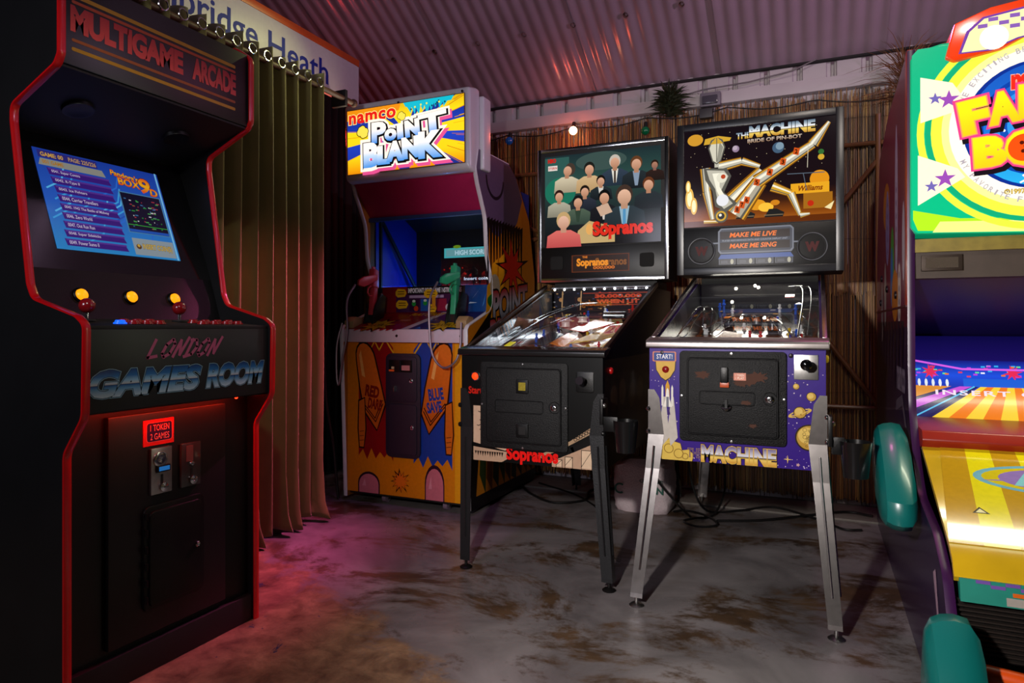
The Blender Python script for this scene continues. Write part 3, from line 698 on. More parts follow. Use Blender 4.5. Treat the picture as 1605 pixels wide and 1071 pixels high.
for k in range(6):
    mb.cyl((-1.711, 1.309, 0.20+k*0.047), (-1.711, 1.309, 0.22+k*0.047), 0.004, n=8)
ob('hinge', mb, BPLAS, cdr, smooth=True)

# ================================================================== gun cabinet
gc = thing('gun_cabinet', 'light-gun arcade cabinet with white lit marquee, orange red and blue front and curved white trim', 'arcade machine', (-2.02, 3.5, 0))
GL, GR_ = -2.42, -1.62
pf = [(3.085, 0.03), (3.05, 0.90), (3.05, 0.965), (3.07, 0.985), (3.305, 1.062), (3.34, 1.10), (3.345, 1.23), (3.285, 1.37), (3.268, 1.57), (3.175, 1.735), (3.145, 1.81), (3.172, 1.917), (3.555, 1.917)]
pr = [0, 0, .02, .03, .05, .05, .2, .2, .2, .1, .05, .01, 0]
gp = fillet(pf, pr)
full = gp+[(3.66, 1.86), (3.86, 1.63), (3.95, 1.28), (3.95, 0.03)]
ORNG = mat('orange_panel', '#d8820c', 0.4, noise=0.08)
for x0, x1 in ((GL, GL+0.018), (GR_-0.018, GR_)):
    ob('side_panel', MB().prism(full, 'X', x0, x1), mat('dark_orange_side', '#9a5c12', 0.45), gc)
    ob('edge_trim', ribbon(gp, 'X', x0-0.002, x1+0.002, 0.005, -1), PINKT, gc, smooth=True)
# side art, outer face of right panel (looks towards +x); u = along y 3.05..3.95, v = z 0..2
a = Art((GR_, 3.05, 0.0), (0, 0.9, 0), (0, 0, 2.0), 0.0006)
def inside(pts): return pts
sidepoly = [((p[0]-3.05)/0.9, p[1]/2.0) for p in full]
a.poly(sidepoly, '#c87a12')
a.poly([((3.175-3.05)/.9, 1.735/2), ((3.145-3.05)/.9, 1.81/2), ((3.172-3.05)/.9, 1.917/2), ((3.555-3.05)/.9, 1.917/2), ((3.66-3.05)/.9, .93), (.78, .87), (.70, .80), (.62, .76), (.52, .77), (.40, .74), (.30, .75), (.24, .78)], '#5c4c68')
# black drips under the violet field
for k in range(13):
    x = 0.24+k*0.042; h = random.uniform(0.03, 0.12); a.poly([(x, 0.78), (x+0.045, 0.79), (x+0.028, 0.72-h), (x+0.02, 0.70-h)], '#0c0808')
a.ring(0.36, 0.90, 0.13, 0.02, '#1a1020', 20, PI, 2*PI, 0.06)
for (x, y, s_) in ((0.35, 0.66, 0.10), (0.45, 0.68, 0.09), (0.28, 0.60, 0.09)): a.poly([(x-.03, y), (x+.05, y+.02), (x+.03, y-s_), (x-.05, y-s_)], '#f0a814')
a.star(0.62, 0.66, 0.24, 0.10, 9, '#100808', 0.3, 0.2, 0.40); a.star(0.62, 0.66, 0.20, 0.08, 9, '#c02412', 0.3, 0.15, 0.40)
a.ell(0.36, 0.60, 0.07, 0.035, '#b8a890'); a.ell(0.345, 0.56, 0.09, 0.02, '#1a6a24'); a.star(0.34, 0.47, 0.06, 0.03, 7, '#c04010', 0.2, 0.2, 0.4)
for (t, x0, y0, x1, y1) in (('POINT', 0.34, 0.52, 0.86, 0.60), ('BLANK', 0.30, 0.44, 0.86, 0.52)):
    a.text(t, x0, y0, x1, y1, None, 0.04, 0, 0, grad=[(0, '#60606c'), (0.5, '#b0b0bc'), (1, '#a82020')], out='#080606', ow=0.05, slope=0.06)
a.poly([(0.0, 0.44), (0.02, 0.03), (0.1, 0.02), (0.22, 0.40), (0.32, 0.54)], '#120a08')
for k in range(9):
    x = 0.15+k*0.09; c = random.choice(['#2c3a18', '#5c1410', '#6c3a10', '#20301c', '#401010']); a.poly([(x, 0.05+random.random()*.05), (x+.08, 0.04), (x+.10, 0.22+random.random()*.1), (x+.03, 0.30+random.random()*.08)], c)
a.rect(0.03, 0.012, 1.0, 0.045, '#080808')
a.build('side_art', PRINT, gc)
# front
fr_ = ob('front_panel', MB().box(GL+0.018, GR_-0.018, 3.09, 3.11, 0.06, 0.90), ORNG, gc)
a = Art((GL+0.018, 3.09, 0.06), (0.764, 0, 0), (0, 0, 0.84), 0.0006)
a.rect(0, 0, 1, 1, '#d07a08')
jag = lambda x0, x1, top, lo, n: [(x0, top), (x1, top)]+[(x1+(x0-x1)*i/(2*n), lo+(0.055 if i % 2 else 0)+0.02*((i*7) % 3)/2) for i in range(2*n+1)]
a.poly(jag(0.10, 0.40, 1.0, 0.22, 4), '#8c0c10'); a.poly(jag(0.57, 0.88, 1.0, 0.20, 4), '#123a98')
a.poly([(0.36, 1.0), (0.62, 1.0), (0.53, 0.90), (0.45, 0.90)], '#d07a08')
a.line([(0.34, 1.0), (0.42, 0.90)], 0.012, '#e0a818'); a.line([(0.64, 1.0), (0.56, 0.90)], 0.012, '#e0a818')
for x in (0.20, 0.28, 0.72, 0.80): a.line([(x-.04, 1.0), (x, 0.94), (x+.04, 1.0)], 0.01, '#e0a818')
a.rect(0.90, 0.0, 1.0, 1.0, '#dc9410')
# plain foam-bullet stand-ins carrying the printed words
def bullet(a, cx, top, bot, tilt, w_, word1, word2, tcol):
    H = top-bot; R = []
    prof = [(0, .5), (0.16, .5), (.30, .47), (.42, .42), (.46, .30), (.48, .0)]
    pts = []
    for i in range(9): t = PI*i/8; pts.append((math.cos(t)*0.42, 0.80+0.20*math.sin(t)))
    pts += [(-0.46, 0.5), (-0.44, 0.22), (0.0, 0.0), (0.55, 0.30), (0.50, 0.5)]
    def mpf(p, s_=1.0): return (cx+(p[0]*s_)*w_+tilt*(0.5-p[1]), bot+H*(0.5+(p[1]-0.5)*(1+(s_-1)*0.35)))
    a.poly([mpf(p, 1.13) for p in pts], '#1a0a04'); a.poly([mpf(p, 1.0) for p in pts], None, [(0, '#c05a10'), (1, '#e0701c')])
    a.poly([mpf(p) for p in [(-.30, .62), (-.16, .60), (-.16, .92), (-.28, .86)]], '#f0a858')
    for k in (0.16, 0.20): a.line([mpf((-.38, k+.08)), mpf((0.0, k-.07)), mpf((.46, k+.14))], 0.008, '#3a1404')
    a.text(word1, cx-0.05+tilt*0.1, bot+H*0.38, cx+0.065+tilt*0.1, bot+H*0.50, tcol, 0.05, 0, -0.15 if tilt > 0 else 0.15)
    a.text(word2, cx-0.045+tilt*0.25, bot+H*0.24, cx+0.07+tilt*0.25, bot+H*0.35, tcol, 0.05, 0, -0.15 if tilt > 0 else 0.15)
bullet(a, 0.20, 0.985, 0.42, 0.12, 0.19, 'RED', 'DARE', '#7a1408')
bullet(a, 0.755, 0.985, 0.42, -0.12, 0.19, 'BLUE', 'SAVE', '#183a8c')
for (cx, t_) in ((0.13, 1), (0.855, -1)):
    pts = [(cx-.025, .60), (cx+.02, .62), (cx+.03, .42), (cx+.015, .30), (cx-.02, .30), (cx-.03, .42)]
    a.poly([(cx+(p[0]-cx)*1.35, .45+(p[1]-.45)*1.06) for p in pts], '#1a0a04'); a.poly(pts, '#cc6414')
    for k in range(3): a.line([(cx-.02, .34+k*.03), (cx+.015, .345+k*.03)], 0.005, '#5a2408')
a.star(0.46, 0.10, 0.085, 0.045, 12, '#2a0c04', 0.1, 0.15); a.star(0.46, 0.10, 0.070, 0.037, 12, '#dc6a14', 0.1, 0.12)
# plain domes where cartoon faces peek over the bottom edge
for cx, r, h in ((0.19, 0.085, 0.125), (0.74, 0.07, 0.20)):
    for g, c in ((1.12, '#2a1020'), (1.0, '#c46a78')):
        a.poly([(cx-r*g, 0.0)]+[(cx-r*g*math.cos(PI*i/10), h*g*(0.45+0.55*math.sin(PI*i/10))) for i in range(11)]+[(cx+r*g, 0.0)], c)
    a.poly([(cx-r*.7, h*.35), (cx-r*.4, h*.75), (cx-r*.3, h*.35)], '#d88a98')
a.build('front_art', PRINT, fr_)
ob('base_skirt', MB().box(GL+0.02, GR_-0.02, 3.11, 3.94, 0.045, 0.10), MATTE, gc)
ob('back_panel', MB().box(GL+0.02, GR_-0.02, 3.925, 3.945, 0.06, 1.60), MATTE, gc)
for (x, y) in ((-2.19, 3.16), (-1.80, 3.16), (-2.30, 3.85), (-1.75, 3.85)):
    w_ = ob('caster', MB().box(x-0.022, x+0.022, y-0.02, y+0.02, 0.038, 0.05).box(x-0.020, x-0.015, y-0.012, y+0.012, 0.018, 0.045).box(x+0.015, x+0.020, y-0.012, y+0.012, 0.018, 0.045), STEEL, gc)
    ob('wheel', MB().cyl((x-0.012, y, 0.0265), (x+0.012, y, 0.0265), 0.0265, n=18), mat('caster_wheel', '#7a6478', 0.5), w_, smooth=True)
# coin doors
DP = mat('purple_black_metal', '#241c2c', 0.4, bump=0.3, nscale=400)
cx0, cx1 = -2.137, -1.918
fm = ob('coin_door_frame', MB().prism([(p[0], p[1]) for p in rrect(cx0, 0.272, cx1, 0.835, 0.035)], 'Y', 3.075, 3.091), DP, gc, bevel=0.004)
ud = ob('upper_door', MB().prism(rrect(cx0+0.018, 0.575, cx1-0.018, 0.818, 0.02), 'Y', 3.068, 3.078), DP, gc, bevel=0.003)
ldo = ob('lower_door', MB().prism(rrect(cx0+0.018, 0.290, cx1-0.018, 0.562, 0.02), 'Y', 3.068, 3.078), DP, gc, bevel=0.003)
for (x, m2, c2) in ((cx0+0.03, mat('orange_slot_label', '#c04818', 0.4, emit=0.15), 0), (cx0+0.105, mat('pink_slot_label', '#b87878', 0.4), 1)):
    s_ = ob('coin_slot_plate', MB().box(x, x+0.07, 3.062, 3.069, 0.735, 0.80), BPLAS, ud, bevel=0.002)
ob('slot_label', MB().box(cx0+0.034, cx0+0.066, 3.058, 3.0625, 0.738, 0.748), MATS['orange_slot_label'], ud)
ob('slot_label', MB().box(cx0+0.050, cx0+0.066, 3.058, 3.0625, 0.752, 0.764), mat('cream_label', '#c8b088', 0.5), ud)
ob('slot_label', MB().box(cx0+0.115, cx0+0.165, 3.058, 3.0625, 0.745, 0.772), MATS['pink_slot_label'], ud)
for (d_, x, z) in ((ud, cx1-0.05, 0.69), (ldo, cx1-0.045, 0.44)):
    ob('lock', MB().lathe([(0.012, 0), (0.012, 0.006), (0.008, 0.008), (0, 0.005)], (x, 3.069, z), (0, -1, 0), 16), CHROME, d_, smooth=True)
ob('key', MB().box(cx0+0.07, cx0+0.074, 3.045, 3.069, 0.63, 0.66), CHROME, ud)
# fascia and control deck
fa = ob('front_rail', MB().box(GL+0.018, GR_-0.018, 3.052, 3.092, 0.895, 0.962), mat('pink_white_rail', '#c9b6c4', 0.35, noise=0.06), gc, bevel=0.003)
for x in (-2.05, -1.66):
    ob('screw', MB().lathe([(0.008, 0), (0.006, 0.004), (0, 0.005)], (x, 3.052, 0.93), (0, -1, 0), 10), BPLAS, fa, smooth=True)
deck = ob('control_deck', MB().prism([(3.054, 0.945), (3.054, 0.965), (3.34, 1.062), (3.34, 1.04)], 'X', GL+0.018, GR_-0.018), mat('deck_plastic', '#b8a8b0', 0.4), gc)
a = Art((GL+0.018, 3.054, 0.965), (0.764, 0, 0), (0, 0.286, 0.097), 0.0008)
a.poly([(0.02, 0.0), (0.49, 0.0), (0.62, 1.0), (0.0, 1.0)], '#7c0a12'); a.poly([(0.55, 0.0), (0.98, 0.0), (1.0, 1.0), (0.68, 1.0)], '#281a5c')
for k in range(12):
    x = 0.04+k*0.035; a.line([(x, 0.0), (x+0.1+random.random()*.05, 0.9)], 0.004, '#4a0408')
for k in range(7): x = 0.1+k*0.055; a.poly([(x, 0.0), (x+0.04, 0.0), (x+0.015, -0.10)], '#b01020')
for k in range(4): x = 0.60+k*0.09; a.poly([(x, 0.02), (x+0.05, 0.02), (x+0.02, 0.14)], '#1c60b8')
a.star(0.24, 0.22, 0.15, 0.075, 9, '#1a0808', 0.1, 0.2); a.star(0.24, 0.24, 0.135, 0.07, 9, '#c08c14', 0.1, 0.2)
a.star(0.80, 0.22, 0.15, 0.075, 9, '#1a0808', 0.2, 0.2); a.star(0.80, 0.24, 0.135, 0.07, 9, '#c8a010', 0.2, 0.2)
a.text('PLAYER 1', 0.17, 0.16, 0.31, 0.30, '#1a0c04', 0.02); a.text('PLAYER 2', 0.73, 0.16, 0.87, 0.30, '#1a0c04', 0.02)
a.text('PLAY START', 0.38, 0.78, 0.66, 0.92, '#c08c10', 0.05, 0.2)
a.text('START', 0.37, 0.47, 0.45, 0.53, '#c8a0a0', 0.0); a.text('START', 0.59, 0.47, 0.67, 0.53, '#9090b8', 0.0)
a.build('deck_art', PRINT, deck)
ip = ob('instruction_panel', MB().box(GL+0.018, GR_-0.018, 3.345, 3.36, 1.060, 1.212), MATTE, gc)
a = Art((GL+0.018, 3.345, 1.06), (0.764, 0, 0), (0, 0, 0.152), 0.0006)
a.rect(0, 0, 0.35, 1, '#7c0c18'); a.rect(0.2, 0, 0.8, 0.70, '#3c1440'); a.rect(0.30, 0.70, 0.78, 1.0, '#0a0a0a'); a.rect(0.80, 0, 1, 1, '#0a3c80')
a.text('IMPORTANT! READ GAME INSTRUCTIONS', 0.31, 0.76, 0.77, 0.93, '#e8e4e8', 0.03)
a.rect(0.32, 0.56, 0.62, 0.66, '#a890b0')
for (x, y, r) in ((0.245, 0.76, .05), (0.255, 0.32, .055), (0.52, 0.16, .04), (0.51, 0.72, .06)):
    a.poly([(x-r, y-.08), (x-r*.6, y-.17), (x+r*.7, y-.14), (x+r, y), (x+r*.7, y+.14), (x-r*.6, y+.17), (x-r, y+.06)], '#d8a414')
    a.rect(x-r*.6, y-.05, x+r*.6, y-.02, '#3a2408'); a.rect(x-r*.6, y+.04, x+r*.6, y+.07, '#3a2408')
for (x, c) in ((0.32, '#2a0c30'), (0.42, '#1c4c98'), (0.56, '#8c1838'), (0.68, '#a01c38')): a.rect(x, 0.06, x+0.085, 0.52, c)
for (x, y) in ((0.36, 0.34), (0.46, 0.36)): a.ell(x, y, 0.018, col='#1c8c34'); a.ell(x, y+.10, 0.014, 0.05, '#c8d0c0')
a.rect(0.52, 0.18, 0.55, 0.62, '#c88418'); a.ell(0.66, 0.2, 0.025, col='#c0b8c0'); a.line([(0.67, 0.3), (0.71, 0.6)], 0.01, '#d0c8d0'); a.ell(0.38, 0.16, 0.02, col='#b83818')
a.poly([(0.86, 0.5), (0.93, 0.9), (0.88, 0.62)], '#c0d0e8'); a.poly([(0.83, 0.32), (0.90, 0.35), (0.84, 0.38)], '#c0d0e8'); a.poly([(0.94, 0.2), (0.97, 0.7), (0.955, 0.3)], '#3878c0')
a.build('instruction_print', PRINT, ip)
# tunnel with the screen at its end
BLUEW = mat('blue_inner_wall', '#1038b8', 0.35, noise=0.3, nscale=4)
ob('inner_wall', MB().box(GL+0.018, GL+0.024, 3.35, 3.90, 1.06, 1.80), BLUEW, gc)
ob('inner_wall', MB().box(GR_-0.024, GR_-0.018, 3.35, 3.90, 1.06, 1.80), BLUEW, gc)
ob('inner_floor', MB().prism([(3.36, 1.10), (3.84, 1.14), (3.84, 1.12), (3.36, 1.08)], 'X', GL+0.024, GR_-0.024), mat('deep_blue', '#0a2a70', 0.3), gc)
ob('screen_surround', MB().box(GL+0.024, -2.21, 3.80, 3.815, 1.12, 1.60).box(-1.74, GR_-0.024, 3.80, 3.815, 1.12, 1.60).box(-2.21, -1.74, 3.80, 3.815, 1.49, 1.60), MATTE, gc)
ob('screen_strut', MB().box(GL+0.06, GL+0.075, 3.33, 3.345, 1.06, 1.62), MATTE, gc)
ob('screen_strut', MB().tube([(GL+0.03, 3.40, 1.62), (GL+0.10, 3.75, 1.14)], 0.012, 6), MATTE, gc)
a = Art((-2.21, 3.80, 1.14), (0.47, 0, 0), (0, 0, 0.35), 0.001)
a.rect(0, 0, 1, 1, None, [(0, '#0a0404'), (0.5, '#160606'), (1, '#02070a')])
a.rect(0.05, 0.80, 0.98, 0.98, '#58c8c0'); a.rect(0.08, 0.83, 0.95, 0.95, '#80b8b0')
a.text('HIGH SCORE 50000', 0.22, 0.85, 0.92, 0.93, '#e0fff8', 0.03); a.ell(0.25, 1.0, 0.06, 0.03, '#80a020')
for k in range(11):
    x = k*0.1; h = 0.40+0.16*random.random(); a.poly([(x-0.02, 0.1), (x+0.12, 0.1), (x+0.07, h), (x+0.03, h-.04)], None, [(0, '#5c0a06'), (0.8, '#3c0c0c'), (1, '#8c1410')])
for k in range(12): x = random.random()*.9; a.ell(x+.05, 0.40+random.random()*.25, 0.012, col='#b81c14')
for k in range(26): x = random.random()*.9; y = 0.04+random.random()*.2; a.line([(x, y+.05), (x+.05, y), (x+.09, y+.03)], 0.010, random.choice(['#e02c10', '#a01408', '#f05020']))
a.text('Insert coin(s)', 0.36, 0.37, 0.80, 0.44, '#f0f4f8', 0.03); a.rect(0, 0, 1, 0.05, '#c02410')
a.build('screen', printmat('crt_glow', 0.2, 1.25, 0.1, 0.15), gc)
ob('screen_glass', MB().box(GL+0.02, GR_-0.02, 3.30, 3.304, 1.215, 1.60), DGLASS, gc)
lamp('tunnel_fill', 'POINT', (-2.14, 3.60, 1.22), 2.2, (0.08, 0.35, 1.0), 0.02)  # blue point added to brighten the inner wall, no lamp part here
lamp('screen_light', 'AREA', (-1.98, 3.78, 1.3), 0.5, (0.5, 0.5, 0.9), 0.4, (-2.0, 3.3, 1.2), size_y=0.3)
ob('canopy', MB().prism([(3.135, 1.80), (3.30, 1.615), (3.32, 1.615), (3.33, 1.80)], 'X', GL+0.018, GR_-0.018), mat('magenta_canopy', '#b02058', 0.4), gc, bevel=0.003)
ob('canopy_lip', MB().box(GL+0.018, GR_-0.018, 3.285, 3.315, 1.595, 1.616), mat('blue_lip', '#2a3c70', 0.4), gc)
ob('roof_panel', MB().prism([(3.35, 1.80), (3.35, 1.90), (3.55, 1.90), (3.88, 1.58), (3.88, 1.56)], 'X', GL+0.02, GR_-0.02), MATTE, gc)
# marquee housing
def rbox(x0, x1, y0, y1, z0, z1): return MB().box(x0, x1, y0, y1, z0, z1)
mh = ob('marquee_housing', MB().prism([(3.085, 1.80), (3.075, 2.215), (3.16, 2.235), (3.20, 2.235), (3.20, 1.795), (3.12, 1.785)], 'X', -2.415, -1.622), WHITEP, gc, bevel=0.022, seg=4)
ob('rear_housing', MB().box(-2.40, -1.600, 3.195, 3.285, 1.81, 2.20), WHITEP, gc, bevel=0.012, seg=3)
a = Art((-2.388, 3.079, 1.828), (0.738, 0, 0), (0, -0.006, 0.352), 0.004)
a.rect(-.005, -.01, 1.005, 1.01, '#301808')
def clipu(pts):   # keep inside the sheet (convex input)
    q = clipband(pts, 0.0, 1.0); q = [(p[1], p[0]) for p in q]
    q = clipband(q, 0.0, 1.0) if len(q) > 2 else []
    return [(p[1], p[0]) for p in q]
def cpoly(a, pts, col=None, grad=None, gy=(0, 1)):
    q = clipu(pts)
    if len(q) > 2: a.poly(q, col, grad, gy)
cpoly(a, [(0, 0), (1, 0), (1, 1), (0, 1)], None, [(0, '#e88a08'), (0.25, '#ffd018'), (0.8, '#ffd818'), (1, '#d8b010')])
cx, cy = 0.52, 0.55
for (a0, a1) in ((10, 24), (40, 56), (66, 76), (118, 132), (150, 170), (190, 206), (228, 244), (262, 274), (300, 318), (338, 352)):
    q = [(cx, cy)]+[(cx+2*math.cos(math.radians(t)), cy+2.6*math.sin(math.radians(t))) for t in (a0, a1)]
    cpoly(a, q, None, [(0, '#1c2c80'), (0.5, '#2040c0'), (1, '#10246c')])
for k in range(46):
    t = random.uniform(0, 2*PI); r = random.uniform(0.35, 0.5); dx, dy = math.cos(t), math.sin(t)*1.6; wd = 0.004
    q = [(cx+dx*r-dy*wd*.5, cy+dy*r+dx*wd), (cx+dx*r+dy*wd*.5, cy+dy*r-dx*wd), (cx+dx*1.2, cy+dy*1.2)]
    cpoly(a, q, random.choice(['#b86408', '#c87c08', '#301808', '#e0a010']))
for k in range(9):
    x = 0.54+k*0.04; cpoly(a, [(x-0.03, 1.0), (x+0.035, 1.0), (x+0.05*(0.5-k/8), 0.72+0.10*random.random()+0.10*abs(k-4)/4)], '#10b4c8')
cpoly(a, [(0.52, 0.93), (0.90, 0.93), (0.92, 1.0), (0.50, 1.0)], '#10b4c8')
for k in range(10): a.ell(0.56+random.random()*.3, 0.86+random.random()*.1, 0.007, 0.015, random.choice(['#f0e040', '#083c50']))
cpoly(a, [(0, 0.84), (0.46, 0.90), (0.48, 1), (0, 1)], '#e88a10')
a.text('namco', 0.02, 0.80, 0.43, 0.93, '#e01c14', 0.035, 0, 0.0, out='#f8e080', ow=0.04, space=1.1, slope=0.05)
# white blob then the lettering
P1 = [('P', 0.285, 0.605, 0.105, 0.28, 0.0), ('O', 0.388, 0.545, 0.08, 0.14, 0.0), ('I', 0.472, 0.565, 0.028, 0.19, 0.06), ('N', 0.575, 0.60, 0.10, 0.21, 0.08), ('T', 0.745, 0.635, 0.21, 0.29, 0.08)]
P2 = [('B', 0.215, 0.27, 0.11, 0.33, 0.0), ('L', 0.325, 0.245, 0.08, 0.24, 0.0), ('A', 0.425, 0.285, 0.11, 0.25, 0.0), ('N', 0.56, 0.31, 0.12, 0.27, 0.05), ('K', 0.715, 0.32, 0.15, 0.35, 0.0)]
def fat(ch, x, y, ww, hh, r, ph, **k):     # the same physical fattening whatever the glyph
    x0, x1 = textgeo(ch)[2][:2]; a.text(ch, x-ww/2, y-hh/2, x+ww/2, y+hh/2, k.get('col'), round(ph/(ww/(x1-x0)), 4), 0, r, k.get('grad'))
for (dx, dy, c) in ((0.018, -0.05, '#e0508c'), (0.0, 0.0, '#fff0e0')):
    for ch, x, y, ww, hh, r in P1+P2: fat(ch, x+dx, y+dy, ww, hh, r, 0.042, col=c)
for ch, x, y, ww, hh, r in P1+P2: fat(ch, x+.004, y-.012, ww, hh, r, 0.026, col='#08080c')
for ch, x, y, ww, hh, r in P1: fat(ch, x, y, ww, hh, r, 0.013, grad=[(0, '#3c8ce0'), (0.4, '#c8d8f0'), (0.7, '#fff4e8'), (1, '#fff4e8')])
for ch, x, y, ww, hh, r in P2: fat(ch, x, y, ww, hh, r, 0.015, grad=[(0, '#4c94e0'), (0.45, '#c0d8f4'), (0.7, '#fff4ec'), (1, '#fff4ec')])
for (x, y, r) in ((0.14, 0.64, .05), (0.485, 0.80, 0.034)):
    for (dx, dy) in ((-.5, 0), (.5, .1), (0, .6), (.1, -.5), (-.3, .45), (.4, -.4)): a.ell(x+dx*r, y+dy*r*1.6, r*.62, None, '#2a1c04', 14)
    for (dx, dy) in ((-.5, 0), (.5, .1), (0, .6), (.1, -.5), (-.3, .45), (.4, -.4), (0, 0)): a.ell(x+dx*r, y+dy*r*1.6, r*.50, None, '#f4dc50', 14)
a.build('marquee_print', printmat('marquee_glow', 0.25, 1.15, 0.2, 0.3), mh)
for (x, z) in ((-2.05, 2.186), (-1.66, 2.192)):
    ob('screw', MB().lathe([(0.007, 0), (0.005, 0.004), (0, 0.005)], (x, 3.068, z), (0, -1, 0), 10), BPLAS, mh, smooth=True)
lamp('marquee_spill', 'AREA', (-2.02, 3.03, 2.0), 1.6, (1.0, 0.85, 0.6), 0.7, (-2.02, 1.0, 1.9), size_y=0.3)

def gun(name, label, base, m_, flip):
    """toy pistol standing in its holster on the deck, barrel down, grip towards the player"""
    x, y, z = base; t = thing(name, label, 'light gun', (x, y, z))
    s_ = flip
    slide = MB().prism([(y+0.02, z+0.13), (y+0.055, z+0.125), (y+0.035, z-0.03), (y+0.0, z-0.03)], 'X', x-0.016, x+0.016)
    ob('barrel', slide, m_, t, bevel=0.006)
    ob('slide', MB().prism([(y+0.015, z+0.235), (y+0.06, z+0.225), (y+0.058, z+0.12), (y+0.005, z+0.13)], 'X', x-0.020, x+0.020), m_, t, bevel=0.008)
    gp_ = [(y+0.03, z+0.20), (y+0.03, z+0.165), (y-0.05, z+0.125), (y-0.085, z+0.135), (y-0.08, z+0.165), (y-0.05, z+0.185)]
    gm = MB(); gpp = []
    for (d_, h_) in gp_: gpp.append((d_, h_))
    gm.prism(gpp, 'X', x-0.015, x+0.015)
    g_ = ob('grip', gm, m_, t, bevel=0.008); g_.rotation_euler = (0, 0, -0.55*s_)
    ob('trigger_guard', MB().tube([(x, y+0.01, z+0.135), (x, y-0.018, z+0.12), (x, y-0.024, z+0.095), (x, y-0.006, z+0.078), (x, y+0.012, z+0.08)], 0.005, 8), m_, t, smooth=True)
    ob('hammer', MB().box(x-0.006, x+0.006, y+0.02, y+0.045, z+0.232, z+0.246), m_, t, bevel=0.003)
    return t
def holster(x, y, z):
    h = ob('holster', MB().prism([(y-0.035, z-0.005), (y+0.075, z+0.03), (y+0.10, z+0.15), (y+0.055, z+0.17), (y+0.0, z+0.10)], 'X', x-0.034, x-0.022)
           .prism([(y-0.035, z-0.005), (y+0.075, z+0.03), (y+0.10, z+0.15), (y+0.055, z+0.17), (y+0.0, z+0.10)], 'X', x+0.022, x+0.034)
           .prism([(y-0.01, z+0.0), (y+0.02, z+0.01), (y+0.03, z+0.08), (y+0.0, z+0.08)], 'X', x-0.03, x+0.03), mat('holster_black', '#0e1210', 0.35), gc, bevel=0.003)
holster(-2.30, 3.17, 1.0); holster(-1.77, 3.17, 1.0)
g1 = gun('light_gun', 'faded red plastic light gun standing in the left holster', (-2.30, 3.16, 1.075), mat('faded_red_plastic', '#b0343c', 0.35, noise=0.3, nscale=20), 1)
g2 = gun('light_gun', 'green plastic light gun standing in the right holster', (-1.77, 3.16, 1.075), mat('green_plastic', '#2a9c70', 0.3), 1)
CAB = mat('steel_conduit', '#8a7c86', 0.45, metal=0.7)
def spline(pts, n=8):
    P = [Vector(p) for p in pts]; P = [P[0]*2-P[1]]+P+[P[-1]*2-P[-2]]; out = []
    for i in range(1, len(P)-2):
        for k in range(n):
            t = k/n; a_, b_, c_, d_ = P[i-1], P[i], P[i+1], P[i+2]
            out.append(0.5*((2*b_)+(c_-a_)*t+(2*a_-5*b_+4*c_-d_)*t*t+(3*b_-a_-3*c_+d_)*t**3))
    out.append(P[-2]); return out
o = ob('gun_hose', MB().tube(spline([(-1.815, 3.085, 1.215), (-1.83, 3.03, 1.12), (-1.825, 3.02, 0.95), (-1.80, 3.01, 0.83), (-1.74, 3.01, 0.77), (-1.67, 3.01, 0.80), (-1.645, 3.02, 0.88), (-1.65, 3.04, 1.0)]), 0.006, 8), CAB, smooth=True)
tag(o, 'silver metal hose looping down from the green gun', 'cable')
o = ob('gun_hose', MB().tube(spline([(-2.345, 3.085, 1.215), (-2.36, 3.03, 1.12), (-2.35, 3.02, 0.95), (-2.375, 3.01, 0.80), (-2.40, 3.01, 0.66), (-2.415, 3.01, 0.72), (-2.42, 3.02, 0.88), (-2.40, 3.04, 1.0)]), 0.006, 8), CAB, smooth=True)
tag(o, 'silver metal hose hanging in a narrow loop from the red gun', 'cable')
BEI = mat('beige_foam', '#9c8058', 0.6)
for x in (-2.375, -1.665):
    ob('foam_block', MB().prism([(3.07, 0.97), (3.07, 1.01), (3.10, 1.035), (3.15, 1.03), (3.16, 0.998)], 'X', x-0.035, x+0.028), BEI, gc, bevel=0.006)

# ================================================================== pinball tables
def figure(a, x, y, s0, suit, skin, hair, shirt=None, tie=None, lean=0.0, big=False):
    """plain head-and-shoulders stand-in"""
    s_ = s0*1.55; sx = s_; s_ = s_
    a.poly([(x-1.25*s_, y-2.6*s_), (x-1.15*s_, y-1.2*s_), (x-0.5*s_, y-0.75*s_), (x+0.5*s_, y-0.75*s_), (x+1.15*s_, y-1.2*s_), (x+1.3*s_, y-2.6*s_)], None, [(0, suit[0]), (1, suit[1])])
    if shirt: a.poly([(x-0.3*s_, y-.75*s_), (x+.3*s_, y-.75*s_), (x+.12*s_, y-2.3*s_), (x-.12*s_, y-2.3*s_)], shirt)
    if tie: a.poly([(x-.08*s_, y-.9*s_), (x+.08*s_, y-.9*s_), (x+.10*s_, y-2.3*s_), (x-.10*s_, y-2.3*s_)], tie)
    a.rect(x-.2*s_, y-.95*s_, x+.2*s_, y-.5*s_, skin[0])
    a.ell(x+lean*.1, y+.12*s_, .50*s_, .74*s_, hair, 16)
    a.ell(x+lean*.25*s_, y-.08*s_, .40*s_, .58*s_, None, 16, grad=[(0, skin[0]), (1, skin[1])])

